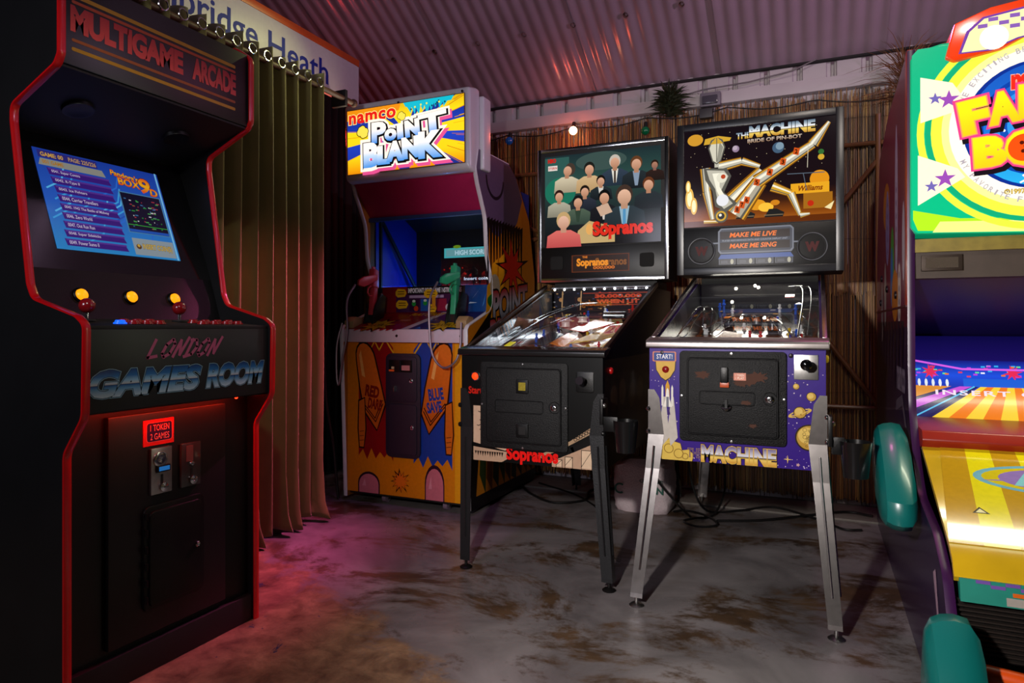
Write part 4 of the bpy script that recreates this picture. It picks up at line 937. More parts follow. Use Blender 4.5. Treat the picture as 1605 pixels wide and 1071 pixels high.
def pinball(cfg):
    cx, yf, W = cfg['cx'], cfg['yf'], cfg['W']; h = W/2
    t = thing('pinball_machine', cfg['label'], 'pinball machine', (cx, yf+0.6, 0))
    zb, zf, zg0, zg1 = cfg['zb'], cfg['zf'], cfg['zg0'], cfg['zg1']; yb = cfg['yb']; yk = yb+0.36
    body = cfg['body']; zrb = zg1-0.01
    # cabinet shell
    prof = [(yf, zb), (yf, zf), (yb, zrb-0.012), (yk, zrb-0.012), (yk, zb-0.0)]
    for x0, x1 in ((cx-h, cx-h+0.018), (cx+h-0.018, cx+h)):
        ob('side_panel', MB().prism(prof, 'X', x0, x1), body, t, bevel=0.002)
    fpan = ob('front_panel', MB().box(cx-h+0.018, cx+h-0.018, yf, yf+0.018, zb, zf), body, t)
    ob('bottom_panel', MB().box(cx-h+0.018, cx+h-0.018, yf+0.018, yk, zb+0.01, zb+0.022), MATTE, t)
    ob('rear_panel', MB().box(cx-h+0.018, cx+h-0.018, yk-0.018, yk, zb+0.022, zrb-0.02), MATTE, t)
    # rails, lockdown bar, glass
    sl = (zg1-zg0)/(yb-yf-0.06)
    for sx in (-1, 1):
        x = cx+sx*(h-0.006)
        ob('side_rail', MB().prism([(yf+0.05, zg0-0.012), (yf+0.05, zg0+0.008), (yb+0.01, zg1+0.008+0.0), (yb+0.01, zg1-0.012)], 'X', min(x-0.004, x+sx*0.012), max(x+0.004, x+sx*0.012)), cfg['rail'], t, bevel=0.002)
    bar = ob('lockdown_bar', MB().prism(fillet([(yf+0.065, zg0-0.004), (yf+0.065, zg0+0.003), (yf+0.055, zg0+0.007), (yf-0.012, zg0-0.004), (yf-0.016, zg0-0.014), (yf-0.016, cfg['zbar']), (yf+0.001, cfg['zbar'])], 0.008), 'X', cx-h-0.012, cx+h+0.012), cfg['barm'], t, bevel=0.004, seg=3)
    ob('playfield_glass', MB().prism([(yf+0.06, zg0-0.006), (yf+0.06, zg0-0.001), (yb, zg1+0.0), (yb, zg1-0.005)], 'X', cx-h+0.019, cx+h-0.019), GLASS, t)
    # playfield board
    py0, pz0, py1, pz1 = yf+0.03, zg0-0.085, yb+0.10, zg1-0.13
    pfb = ob('playfield', MB().prism([(py0, pz0), (py1, pz1), (py1, pz1-0.012), (py0, pz0-0.012)], 'X', cx-h+0.019, cx+h-0.019), mat('playfield_wood', '#6a4c2c', 0.3), t)
    U = Vector((W-0.04, 0, 0)); Vp = Vector((0, py1-py0, pz1-pz0)); a = Art((cx-h+0.02, py0, pz0), U, Vp, 0.0008); cfg['pf'](a); a.build('playfield_art', printmat('playfield_print', 0.15, cfg.get('pfe', 0.0), 0.6), pfb)
    def onpf(u, v): return Vector((cx-h+0.02, py0, pz0))+U*u+Vp*v
    ob('inner_lining', MB().prism([(yf+0.02, pz0), (yf+0.02, zg0-0.01), (yb+0.05, zg1-0.015), (yb+0.05, pz1)], 'X', cx-h+0.0185, cx-h+0.0205), cfg['lining'], t)
    ob('inner_lining', MB().prism([(yf+0.02, pz0), (yf+0.02, zg0-0.01), (yb+0.05, zg1-0.015), (yb+0.05, pz1)], 'X', cx+h-0.0205, cx+h-0.0185), cfg['lining'], t)
    bk = ob('back_board', MB().box(cx-h+0.021, cx+h-0.021, yb+0.085, yb+0.095, pz1-0.01, zg1-0.016), MATTE, t)
    a = Art((cx-h+0.021, yb+0.085, pz1), (W-0.042, 0, 0), (0, 0, zg1-0.02-pz1), 0.0008); cfg['back'](a); a.build('back_board_art', printmat('back_print', 0.65, 0.25, 0.0), bk)
    for it in cfg['items']: it(t, onpf)
    # backbox
    bx, bw, z0, z1 = cfg['bx'], cfg['bw'], cfg['z0'], cfg['z1']; by = cfg['by']
    x0, x1 = bx-bw/2, bx+bw/2
    bb = ob('backbox', MB().box(x0, x1, by+0.012, by+0.24, z0, z1), cfg['bbm'], t, bevel=0.004)
    ft = cfg['ft']
    fr_m = MB().box(x0, x0+ft, by-0.004, by+0.014, z0, z1).box(x1-ft, x1, by-0.004, by+0.014, z0, z1).box(x0+ft, x1-ft, by-0.004, by+0.014, z1-ft, z1).box(x0+ft, x1-ft, by-0.004, by+0.014, z0, z0+ft)
    ob('backbox_frame', fr_m, cfg['frm'], t, bevel=0.002)
    zs_ = cfg['zs']   # top of speaker panel
    spn = ob('speaker_panel', MB().box(x0+ft, x1-ft, by-0.001, by+0.013, z0+ft, zs_), BPLAS, t, bevel=0.002)
    bgl = ob('backglass', MB().box(x0+ft, x1-ft, by+0.004, by+0.013, zs_+0.004, z1-ft), MATTE, t)
    m_ = cfg['bgm']
    a = Art((x0+ft+m_, by+0.004, zs_+0.006), (bw-2*ft-2*m_, 0, 0), (0, 0, z1-ft-m_-zs_-0.006), 0.0008); cfg['bg'](a); a.build('backglass_art', printmat('backglass_glow', 0.13, 1.1, 0.0, 0.08), bgl)
    cfg['sp'](t, spn, x0+ft, x1-ft, by-0.001, z0+ft, zs_)
    ob('neck', MB().box(cx-h+0.02, cx+h-0.02, yb+0.10, yk, zrb-0.013, z0), MATTE, t)
    # coin door: frame, door, embossed panel, slots, lock
    dx0, dx1, dz0, dz1 = cfg['door']; yd = yf
    def rr(u0, v0, u1, v1, r): return rrect(u0, v0, u1, v1, r)
    ob('coin_door_frame', MB().prism(rr(dx0, dz0, dx1, dz1, 0.014), 'Y', yd-0.010, yd+0.001), BPOW, t, bevel=0.003)
    dr = ob('coin_door', MB().prism(rr(dx0+0.026, dz0+0.024, dx1-0.024, dz1-0.022, 0.012), 'Y', yd-0.017, yd-0.009), BPOW, t, bevel=0.003)
    dw, dh = dx1-dx0, dz1-dz0
    fx0, fx1, fz0, fz1 = dx0+.07, dx1-.10, dz0+dh*.42, dz0+dh*.56
    mbx = MB()
    pts = rr(fx0, fz0, fx1, fz1, 0.008)
    mbx.tube([(p[0], yd-0.017, p[1]) for p in pts], 0.0022, 6, closed=True)
    ob('embossed_rim', mbx, BPOW, dr, smooth=True)
    ob('door_rim', MB().tube([(p[0], yd-0.017, p[1]) for p in rr(dx0+0.030, dz0+0.028, dx1-0.028, dz1-0.026, 0.012)], 0.003, 6, closed=True), BPOW, dr, smooth=True)
    lk = ob('lock', MB().lathe([(0.013, 0), (0.013, 0.007), (0.009, 0.010), (0.004, 0.010), (0.003, 0.006), (0, 0.006)], (dx1-0.052, yd-0.017, dz0+dh*.50), (0, -1, 0), 20), CHROME, dr, smooth=True)
    ob('lock_collar', MB().tube([(dx1-0.052+0.022*math.cos(q), yd-0.017, dz0+dh*.50+0.022*math.sin(q)) for q in [2*PI*k/20 for k in range(20)]], 0.002, 6, closed=True), BPOW, dr, smooth=True)
    for (x, z) in (((dx0+dx1)/2, dz1-0.008), ((dx0+dx1)/2, dz0+0.008), (dx0+0.008, (dz0+dz1)/2), (dx1-0.008, (dz0+dz1)/2)):
        ob('screw', MB().lathe([(0.006, 0), (0.004, 0.003), (0, 0.0035)], (x, yd-0.010, z), (0, -1, 0), 10), STEEL, dr, smooth=True)
    cfg['doorx'](t, dr, dx0, dx1, dz0, dz1, yd)
    # legs
    for (sx, syy) in ((-1, -1), (1, -1), (-1, 1), (1, 1)):
        ct = Vector((cx+sx*(h+0.004), (yf-0.004 if syy < 0 else yk+0.004), 0)); sp_ = cfg['splay']
        cb = ct+Vector((sx*(sp_[0] if sx > 0 else sp_[-1] if len(sp_) > 2 else sp_[0]), syy*sp_[1], 0)); lt = cfg['legtop']; mbl = MB()
        secs = []
        for (z, k, wd, tk) in ((lt, 0.0, 0.022, 0), (lt-0.03, 0.0, 0.040, 0), (lt-0.16, 0.0, 0.056, 0), (lt-0.28, 0.16, 0.050, 0), (0.05, 0.985, 0.042, 0), (0.035, 1.0, 0.042, 0)):
            c = ct.lerp(cb, k); T = 0.0035
            secs.append([(c.x, c.y, z), (c.x-sx*wd, c.y, z), (c.x-sx*wd, c.y-syy*T, z), (c.x-sx*T, c.y-syy*T, z), (c.x-sx*T, c.y-syy*wd, z), (c.x, c.y-syy*wd, z)])
        for q in secs: mbl.v += q
        for i in range(len(secs)-1):
            for j in range(6): j2 = (j+1) % 6; mbl.f.append((i*6+j, i*6+j2, (i+1)*6+j2, (i+1)*6+j))
        n_ = len(secs)*6; mbl.f += [(0, 1, 2, 3), (0, 3, 4, 5), (n_-6, n_-5, n_-4, n_-3), (n_-6, n_-3, n_-2, n_-1)]
        lg = ob('leg', mbl, cfg['legm'], t)
        # raised ribs down both faces
        rb = MB()
        for (ox, oy) in ((0.024, 0), (0, 0.024)):
            P = []
            for (z, k) in ((lt-0.20, 0.05), (lt-0.28, 0.16), (0.13, 0.86)):
                c = ct.lerp(cb, k); P.append((c.x-sx*ox, c.y-syy*oy, z))
            rb.tube(P, [0.0045, 0.0045, 0.0035], 6)
        ob('rib', rb, cfg['legm'], lg, smooth=True)
        cc_ = Vector((cb.x-sx*0.018, cb.y-syy*0.018, 0))
        ob('leveller_foot', MB().lathe([(0, 0.0), (0.024, 0.0), (0.026, 0.004), (0.018, 0.010), (0.006, 0.013), (0.006, 0.045), (0, 0.045)], cc_, n=18), cfg['footm'], lg, smooth=True)
        if syy < 0:
            for zz in (lt-0.07, lt-0.15):
                ob('leg_bolt', MB().lathe([(0.010, 0), (0.010, 0.006), (0.006, 0.010), (0, 0.011)], (ct.x-sx*0.001, ct.y+0.001, zz), (sx*0.75, -0.65, 0), 12), cfg['boltm'], lg, smooth=True)
    # cup holder on the right front leg
    ux, uy, uz0, uz1 = cfg['cup']
    cup = ob('cup_holder', MB().lathe([(0.0, uz0), (0.036, uz0), (0.047, uz1), (0.044, uz1), (0.033, uz0+0.005), (0, uz0+0.005)], (ux, uy, 0), n=24), mat('cup_black', '#111112', 0.22, coat=0.4), t, smooth=True)
    xe = cx+h+0.006
    ob('cup_bracket', MB().box(xe, xe+0.012, uy-0.02, uy+0.05, uz1-0.02, uz1+0.075).box(xe+0.010, ux-0.030, uy-0.006, uy+0.006, uz1-0.045, uz1+0.01), BPLAS, cup, bevel=0.002)
    ob('bracket_bolt', MB().lathe([(0.009, 0), (0.007, 0.006), (0, 0.008)], (xe+0.012, uy, uz1+0.05), (0.5, -.86, 0), 12), STEEL, cup, smooth=True)
    cfg['extra'](t, fpan, cx, yf, h, zb, zf)
    return t

def posts(n, seed, hmin=0.02, hmax=0.05, cols=('#d8d8dc', '#c02020', '#d8b020', '#2050c0')):
    def f(t, onpf):
        rnd = random.Random(seed)
        for k in range(n):
            p = onpf(rnd.uniform(.08, .92), rnd.uniform(.25, .95)); H = rnd.uniform(hmin, hmax); c = rnd.choice(cols)
            ob('post', MB().lathe([(0.006, 0), (0.005, H*.4), (0.009, H*.45), (0.009, H*.6), (0.005, H*.65), (0.006, H), (0, H+.002)], p, n=8), mat('post_'+c[1:], c, 0.25), t, smooth=True)
    return f
def ramp_item(pts, r, m_, nm='wire_ramp', rails=True):
    def f(t, onpf):
        mb = MB(); P = [onpf(u, v)+Vector((0, 0, hh)) for u, v, hh in pts]; P = spline(P, 6)
        if rails:
            for o_ in (-0.016, 0.016): mb.tube([p+Vector((o_, 0, 0)) for p in P], r, 6)
            for p in P[::3]: mb.tube([p+Vector((-0.016, 0, 0)), p+Vector((0, 0, -0.010)), p+Vector((0.016, 0, 0))], r*.8, 5)
        else: mb.tube(P, r, 8)
        ob(nm, mb, m_, t, smooth=True)
    return f
def bumper(u, v, c, cap):
    def f(t, onpf):
        p = onpf(u, v)
        b_ = ob('bumper', MB().lathe([(0.022, 0), (0.020, 0.025), (0.030, 0.030), (0.030, 0.036), (0, 0.040)], p, n=20), mat('bumper_'+c[1:], c, 0.25, coat=0.5), t, smooth=True)
        ob('bumper_cap', MB().lathe([(0.024, 0.0385), (0.020, 0.044), (0, 0.046)], p, n=20), mat('bumper_'+cap[1:], cap, 0.25, emit=0.5), b_, smooth=True)
    return f
def lamps(spots, strength, nm='playfield_lamp', col='#fff4e0', r=0.006):
    def f(t, onpf):
        for (u, v, hh) in spots:
            p = onpf(u, v)+Vector((0, 0, hh)); ob(nm, MB().ball(p, r, 8), mat('lamp_'+col[1:]+str(strength), col, 0.3, emit=strength), t, smooth=True)
    return f
def plastic(poly, hh, c, nm='plastic_plate', emit=0.1):
    def f(t, onpf):
        mb = MB(); P = [onpf(u, v) for u, v in poly]; n = len(P)
        mb.v += [tuple(p+Vector((0, 0, hh))) for p in P]+[tuple(p+Vector((0, 0, hh+0.003))) for p in P]
        mb.f += [tuple(range(n-1, -1, -1)), tuple(range(n, 2*n))]+[(i, (i+1) % n, n+(i+1) % n, n+i) for i in range(n)]
        ob(nm, mb, mat('plate_'+c[1:], c, 0.2, emit=emit, coat=0.5), t)
    return f
def flipper(u, v, ang):
    def f(t, onpf):
        p = onpf(u, v)+Vector((0, 0, 0.012)); d_ = Vector((math.cos(ang), math.sin(ang), 0.1))*0.065
        ob('flipper', MB().tube([p, p+d_*.5, p+d_], [0.012, 0.010, 0.006], 10), mat('flipper_yellow', '#d8c020', 0.3), t, smooth=True)
    return f

# ---- left table: black with red lettering
def sop_pf(a):
    a.rect(0, 0, 1, 1, None, [(0, '#c8b890'), (0.12, '#c0a060'), (0.3, '#a85c38'), (0.6, '#5c3430'), (1, '#40343c')])
    a.poly([(0, 0), (0.22, 0), (0.22, 0.10), (0, 0.10)], '#2850a8'); a.poly([(0.2, 0), (0.5, 0), (0.5, 0.04), (0.2, 0.04)], '#b88c20'); a.rect(0.06, 0.02, 0.10, 0.1, '#d89c28')
    a.poly([(0.45, 0.15), (0.65, 0.15), (0.72, 0.4), (0.5, 0.5)], '#c04c20'); a.poly([(0.55, 0.02), (0.8, 0.02), (0.8, 0.12), (0.6, 0.14)], '#e0c898')
    a.poly([(0.62, 0.22), (0.97, 0.34), (0.97, 0.62), (0.80, 0.55)], '#d8b040'); a.poly([(0.55, 0.5), (0.80, 0.62), (0.97, 0.66), (0.70, 0.72)], '#a82420')
    for k in range(70):
        x, y = random.random()*.93, random.random()*.9; a.poly([(x, y), (x+.05*random.random()+.01, y+.01), (x+.04, y+.04*random.random()+.01), (x-.01, y+.03)], random.choice(['#d8ccb0', '#c83028', '#e0b030', '#284880', '#181418', '#e8e4e0', '#7c5030', '#38604c', '#101010']))
    for k in range(16): a.ell(random.uniform(.2, .8), random.uniform(.15, .8), 0.022, None, random.choice(['#f0e8a0', '#e04030', '#f0a030', '#f4f4e8']), 10)
def sop_back(a):
    a.rect(0, 0, 1, 1, '#14101c'); a.rect(0.30, 0.25, 0.98, 0.85, '#1c1016'); a.line([(0.3, 0.85), (0.98, 0.85)], 0.008, '#a83c28'); a.line([(0.3, 0.28), (0.98, 0.28)], 0.008, '#a83c28')
    a.text('30,000,000', 0.42, 0.60, 0.86, 0.78, '#d04828', 0.06); a.text('WHEN LIT', 0.44, 0.36, 0.84, 0.52, '#c84c30', 0.06)
    for k in range(30): x = random.random()*.95; a.ell(x, random.random()*.9, 0.012, 0.03, random.choice(['#c89860', '#7c5c38', '#404870', '#a8a8b0', '#c84030']), 8)
    for x in (0.08, 0.27): a.line([(x, 0.05), (x+0.01, 0.95)], 0.012, '#c8a070'); a.ell(x-0.01, 0.55, 0.02, 0.10, '#c08c58')
def sop_bg(a):
    a.rect(0, 0, 1, 1, None, [(0, '#141012'), (0.35, '#1c2426'), (0.75, '#28443f'), (1, '#1c2c30')])
    a.rect(0.0, 0.62, 0.22, 0.98, '#2c544e'); a.ell(0.56, 0.93, 0.10, 0.05, '#8c8480'); a.ell(0.50, 0.90, 0.22, 0.10, '#384c48')
    a.ell(0.14, 0.60, 0.14, 0.16, '#1c6a54')
    sk = ('#a8785c', '#d0a084'); dk = ('#14181c', '#242c30')
    figure(a, 0.20, 0.83, 0.060, ('#988c74', '#c8bca0'), sk, '#40342c', lean=.3); figure(a, 0.40, 0.82, 0.062, ('#a8885c', '#c8a87c'), sk, '#1c1c18')
    figure(a, 0.62, 0.87, 0.062, ('#202c38', '#303c4c'), sk, '#b8b0a4', '#d8d4c8', '#3c3028'); figure(a, 0.80, 0.83, 0.064, dk, sk, '#5c3820', '#7c8ca0')
    figure(a, 0.95, 0.80, 0.04, ('#1c1410', '#2c1c18'), ('#80584c', '#a87860'), '#281810')
    figure(a, 0.50, 0.68, 0.050, dk, sk, '#14100c', '#c8c4bc'); figure(a, 0.13, 0.55, 0.056, ('#7c7868', '#a8a490'), sk, '#2c1814')
    figure(a, 0.36, 0.58, 0.055, ('#181c24', '#2c303c'), sk, '#1c1410'); figure(a, 0.90, 0.60, 0.062, dk, sk, '#5c3018')
    figure(a, 0.30, 0.47, 0.060, ('#2c3c34', '#4c5c4c'), sk, '#141414', '#2c3c30'); figure(a, 0.53, 0.50, 0.066, ('#101014', '#1c1c20'), sk, '#0c0c0c', '#c4bcb4')
    figure(a, 0.70, 0.50, 0.092, ('#1c2428', '#28343a'), ('#b0866c', '#dcb094'), '#3c2c24', '#88a8b8', '#4c88b0')
    a.poly([(0.46, 0.40), (0.56, 0.44), (0.60, 0.34), (0.50, 0.30)], '#c0a088')
    a.poly([(0.28, 0.02), (0.62, 0.02), (0.62, 0.18), (0.40, 0.26), (0.30, 0.16)], '#b89c68'); a.ell(0.40, 0.17, 0.03, 0.06, '#d8a058')
    figure(a, 0.17, 0.27, 0.082, ('#a83c40', '#d06860'), ('#b88870', '#dcb098'), '#b89868')
    a.text('HBO', 0.03, 0.93, 0.10, 0.97, '#b82018', 0.08); a.rect(0.03, 0.84, 0.115, 0.895, '#d8ccc4'); a.text('STERN', 0.035, 0.855, 0.11, 0.88, '#b82018', 0.02)
    a.text('THE', 0.455, 0.185, 0.505, 0.205, '#b01c14', 0.03)
    a.text('Sopranos', 0.44, 0.055, 0.935, 0.235, '#1c0808', 0.09); a.text('Sopranos', 0.435, 0.06, 0.93, 0.24, '#d02818', 0.05)
    a.rect(0.475+.05, 0.205, 0.555, 0.225, '#d02818')
def sop_sp(t, spn, x0, x1, y, z0, z1):
    W_ = x1-x0; H_ = z1-z0
    for xc in (x0+W_*.135, x0+W_*.865):
        s_ = ob('speaker', MB().prism(rrect(xc-0.037, z0+H_*.16+.02, xc+0.037, z0+H_*.16+.092, 0.014), 'Y', y-0.006, y+0.001), mat('speaker_cloth', '#0a0a0b', 0.8, bump=0.6, nscale=600), spn, bevel=0.004)
    a = Art((x0+W_*.27, y, z0+H_*.20), (W_*.45, 0, 0), (0, 0, H_*.50), 0.001)
    a.rect(-.02, -.05, 1.02, 1.05, '#5c2808'); a.rect(0, 0, 1, 1, '#241208')
    for k in range(14): a.line([(0, (k+.5)/14), (1, (k+.5)/14)], 0.002, '#3a1c0a')
    a.text('THE', 0.18, 0.84, 0.27, 0.96, '#d87820', 0.04); a.text('Sopranos', 0.42, 0.22, 0.97, 0.80, '#7c4818', 0.04); a.text('Sopranos', 0.08, 0.22, 0.64, 0.80, '#e88c20', 0.05)
    a.text('000,000', 0.38, 0.10, 0.76, 0.30, '#c86818', 0.04)
    a.build('score_display', printmat('display_glow', 0.3, 0.9, 0.2, 0.2), spn)
def slotfun(kind):
    def f(t, dr, x0, x1, z0, z1, yd):
        xm = x0+(x1-x0)*.5; H_ = z1-z0
        if kind == 'sop':
            for (z, c) in ((z0+H_*.72, '#c8b020'), (z0+H_*.22, None)):
                s_ = ob('coin_slot', MB().prism(rrect(xm-0.024, z-0.026, xm+0.028, z+0.030, 0.004), 'Y', yd-0.024, yd-0.016), BPLAS, dr, bevel=0.003)
                ob('slot_window', MB().box(xm-0.012, xm+0.018, yd-0.0245, yd-0.0235, z-0.014, z+0.018), mat('slot_dark', '#030303', 0.5) if c is None else mat('slot_yellow', '#8c7c18', 0.4, noise=0.8, nscale=150), dr)
        else:
            ob('coin_slot', MB().box(xm-0.034, xm-0.010, yd-0.030, yd-0.016, z0+H_*.66, z0+H_*.83), BPLAS, dr, bevel=0.003)
            ob('reject_button', MB().box(xm-0.036, xm-0.006, yd-0.026, yd-0.016, z0+H_*.61, z0+H_*.665), mat('orange_button', '#b0481c', 0.35), dr, bevel=0.002)
            sk_ = ob('token_sticker', MB().box(xm+0.008, xm+0.048, yd-0.0185, yd-0.0165, z0+H_*.69, z0+H_*.77), mat('orange_sticker', '#c87860', 0.5), dr)
            aa = Art((xm+0.008, yd-0.0185, z0+H_*.69), (0.04, 0, 0), (0, 0, H_*.08), 0.0004); aa.text('1 TOKEN', 0.15, 0.55, 0.85, 0.85, '#f0d8c8', 0.02); aa.text('1 PLAY', 0.15, 0.15, 0.85, 0.45, '#f0d8c8', 0.02); aa.build('sticker_print', PRINTM, dr)
            ob('return_cup', MB().lathe([(0.016, 0), (0.018, 0.008), (0.014, 0.010), (0.0, 0.004)], (xm-0.016, yd-0.02, z0+H_*.385), (0, -.5, .86), 16), CHROME, dr, smooth=True)
            ob('return_slot', MB().box(xm-0.020, xm-0.012, yd-0.026, yd-0.016, z0+H_*.385, z0+H_*.48), MATTE, dr)
            # worn patches where the black paint has gone
            aa = Art((x0+.03, yd-0.0172, z0+.03), (x1-x0-.06, 0, 0), (0, 0, H_-.06), 0.0006)
            for (u, v, r) in ((.17, .80, .09), (.66, .74, .15), (.80, .78, .12), (.66, .44, .06), (.74, .14, .05), (.60, .70, .08)): aa.star(u, v, r, r*.7, 11, '#4a2c20', random.random(), 0.28, aa.asp*.55)
            aa.build('worn_patches', mat_worn, dr)
    return f
mat_worn = printmat('worn_paint', 0.7, 0, 0)
def sop_extra(t, fp_, cx, yf, h, zb, zf):
    a = Art((cx-h, yf, zb), (2*h, 0, 0), (0, 0, zf-zb), 0.0006)
    a.rect(0, 0, 1, 1, '#060606')
    a.poly([(0.09, 0.0), (0.30, 0.0), (0.34, 0.03), (0.34, 0.10), (0.09, 0.13)], '#b09078'); a.poly([(0.09, 0.17), (0.33, 0.11), (0.36, 0.17), (0.27, 0.22), (0.23, 0.34), (0.23, 0.52), (0.09, 0.52)], '#c0a088')
    for (x, y) in ((.14, .46), (.17, .42), (.15, .38), (.13, .33), (.15, .29), (.17, .25)): a.line([(x-.012, y+.006), (x, y), (x+.012, y+.01)], 0.005, '#201814')
    for k in range(12): x = .10+k*.018; a.poly([(x, .09), (x+.016, .09), (x+.008, .03+random.random()*.03)], '#1c1410')
    a.poly([(0.66, 0.0), (0.98, 0.0), (0.98, 0.20), (0.92, 0.22), (0.80, 0.14), (0.66, 0.05)], '#b09078')
    a.poly([(0.60, 0.06), (0.95, 0.34), (0.95, 0.40), (0.78, 0.24), (0.56, 0.09)], '#a08468'); a.line([(0.60, 0.07), (0.80, 0.17), (0.98, 0.30)], 0.03, '#0c0a0a')
    for k in range(8): x = .82+k*.018; a.ring(x, .26+k*.016, 0.012, 0.004, '#141010', 10)
    for (x, w_, hh) in ((.69, .04, .07), (.75, .05, .10), (.86, .07, .17), (.94, .03, .12)): a.rect(x, 0.01, x+w_, hh, '#d0b498'); a.line([(x, .0), (x, hh), (x+w_, hh), (x+w_, 0)], 0.004, '#201814'); a.line([(x, 0.02), (x+w_, hh)], 0.003, '#201814')
    a.text('THE', 0.44, 0.155, 0.485, 0.17, '#8c1010', 0.02)
    a.text('Sopranos', 0.34, 0.0, 0.70, 0.150, '#e01410', 0.045)
    a.text('Start', 0.055, 0.635, 0.155, 0.70, '#c01c10', 0.03)
    a.build('front_art', PRINT, fp_)
    bt = ob('start_button', MB().lathe([(0.019, 0), (0.019, 0.004), (0.015, 0.007)], (cx-h+0.065, yf-.001, zb+(zf-zb)*.80), (0, -1, 0), 24), CHROME, t, smooth=True)
    ob('button_lens', MB().lathe([(0.015, 0.004), (0.013, 0.009), (0, 0.011)], (cx-h+0.065, yf-.001, zb+(zf-zb)*.80), (0, -1, 0), 20), mat('lit_red_orange', '#e02008', 0.3, emit=1.8, ecol='#ff3a0c'), bt, smooth=True)
    pp = ob('plunger_plate', MB().prism(rrect(cx+h-0.105, zf-0.135, cx+h-0.035, zf-0.055, 0.008), 'Y', yf-0.006, yf+0.001), BPLAS, t, bevel=0.002)
    ob('plunger', MB().tube([(cx+h-0.07, yf-.005, zf-0.085), (cx+h-0.07, yf-.045, zf-0.085), (cx+h-0.07, yf-.05, zf-0.085), (cx+h-0.07, yf-.072, zf-0.085)], [0.006, 0.006, 0.016, 0.015], 14), mat('dark_knob', '#1c141c', 0.25), pp, smooth=True)
    # right side art: muted faces band as plain shapes
    a = Art((cx+h, yf+0.02, zb), (0, 1.1, 0), (0, 0, 0.42), 0.0006)
    a.rect(0, 0, 1, 1, '#070606')
    for (u, v, s_) in ((.12, .62, .05), (.24, .66, .05), (.38, .60, .05), (.52, .64, .05)): a.ell(u, v, s_, None, '#3c2c1c', 14); a.poly([(u-s_*1.4, .0), (u+s_*1.3, .0), (u+s_*.8, v-.2), (u-s_*.8, v-.2)], '#1c130c')
    a.build('side_art', PRINT, t)
    ob('flipper_button', MB().lathe([(0.013, 0), (0.013, 0.006), (0.010, 0.010), (0, 0.011)], (cx+h, yf+0.10, zf-0.055), (1, 0, 0), 16), mat('red_flipper_button', '#a01010', 0.3, emit=0.2), t, smooth=True)

cxS = -1.038
LEDS = [(0.06+0.088*k, 0.955, 0.098) for k in range(11)]
def led_bar(t, onpf):
    ob('led_bar', MB().box(cxS-.27, cxS+.27, 3.435, 3.45, 1.183, 1.19), mat('led_bar_grey', '#808088', 0.4), t)
    for k in range(10):
        ob('led', MB().ball((cxS-.25+.0555*k, 3.43, 1.178), 0.0055, 8), mat('white_led', '#ffffff', 0.3, emit=18), t, smooth=True)
    lamp('playfield_leds', 'AREA', (cxS, 3.40, 1.165), 0.6, (0.92, 0.96, 1.0), 0.5, (cxS, 2.9, 0.8), size_y=0.02)
def car(t, onpf):
    p = onpf(.72, .74)
    ob('toy_car', MB().prism([(p.y-.03, p.z+.02), (p.y-.03, p.z+.035), (p.y-.01, p.z+.038), (p.y+.01, p.z+.055), (p.y+.04, p.z+.055), (p.y+.055, p.z+.038), (p.y+.075, p.z+.034), (p.y+.075, p.z+.02)], 'X', p.x-.05, p.x+.06), mat('dark_toy', '#2a2c30', 0.15, coat=0.8), t, bevel=0.006)
def fish(t, onpf):
    p = onpf(.12, .42)+Vector((0, 0, .075))
    ob('fish_figure', MB().tube([p+Vector((-.02, -.07, -.01)), p+Vector((-.01, -.04, .012)), p, p+Vector((.01, .04, .01)), p+Vector((.02, .065, -.005)), p+Vector((.02, .085, .012))], [.006, .020, .027, .016, .006, .014], 12), mat('bronze_toy', '#7c5a48', 0.35, noise=0.4, nscale=60), t, smooth=True)
def twenty(t, onpf):
    o0 = onpf(.64, .26)+Vector((0, 0, .0395)); U_ = onpf(.95, .26)-onpf(.64, .26); V_ = onpf(.64, .58)-onpf(.64, .26)
    a = Art(o0, U_, V_, 0.0002); a.poly([(.55, .05), (1.0, .35), (1.0, .98), (.5, .85)], '#c8a038'); a.text('20', .55, .45, .95, .85, '#b01810', .04, 0, .1, out='#f0e0b0', ow=.03)
    a.ell(.35, .45, .10, None, '#6c2014', 16); a.ell(.35, .45, .06, None, '#e0b060', 16); a.build('plate_print', PRINTM, t)
CLEAR = glassmat('clear_plastic', (0.85, 0.9, 0.92), 0.05, 1.8)
SW = mat('ramp_wire', '#b8bcc0', 0.15, metal=1)
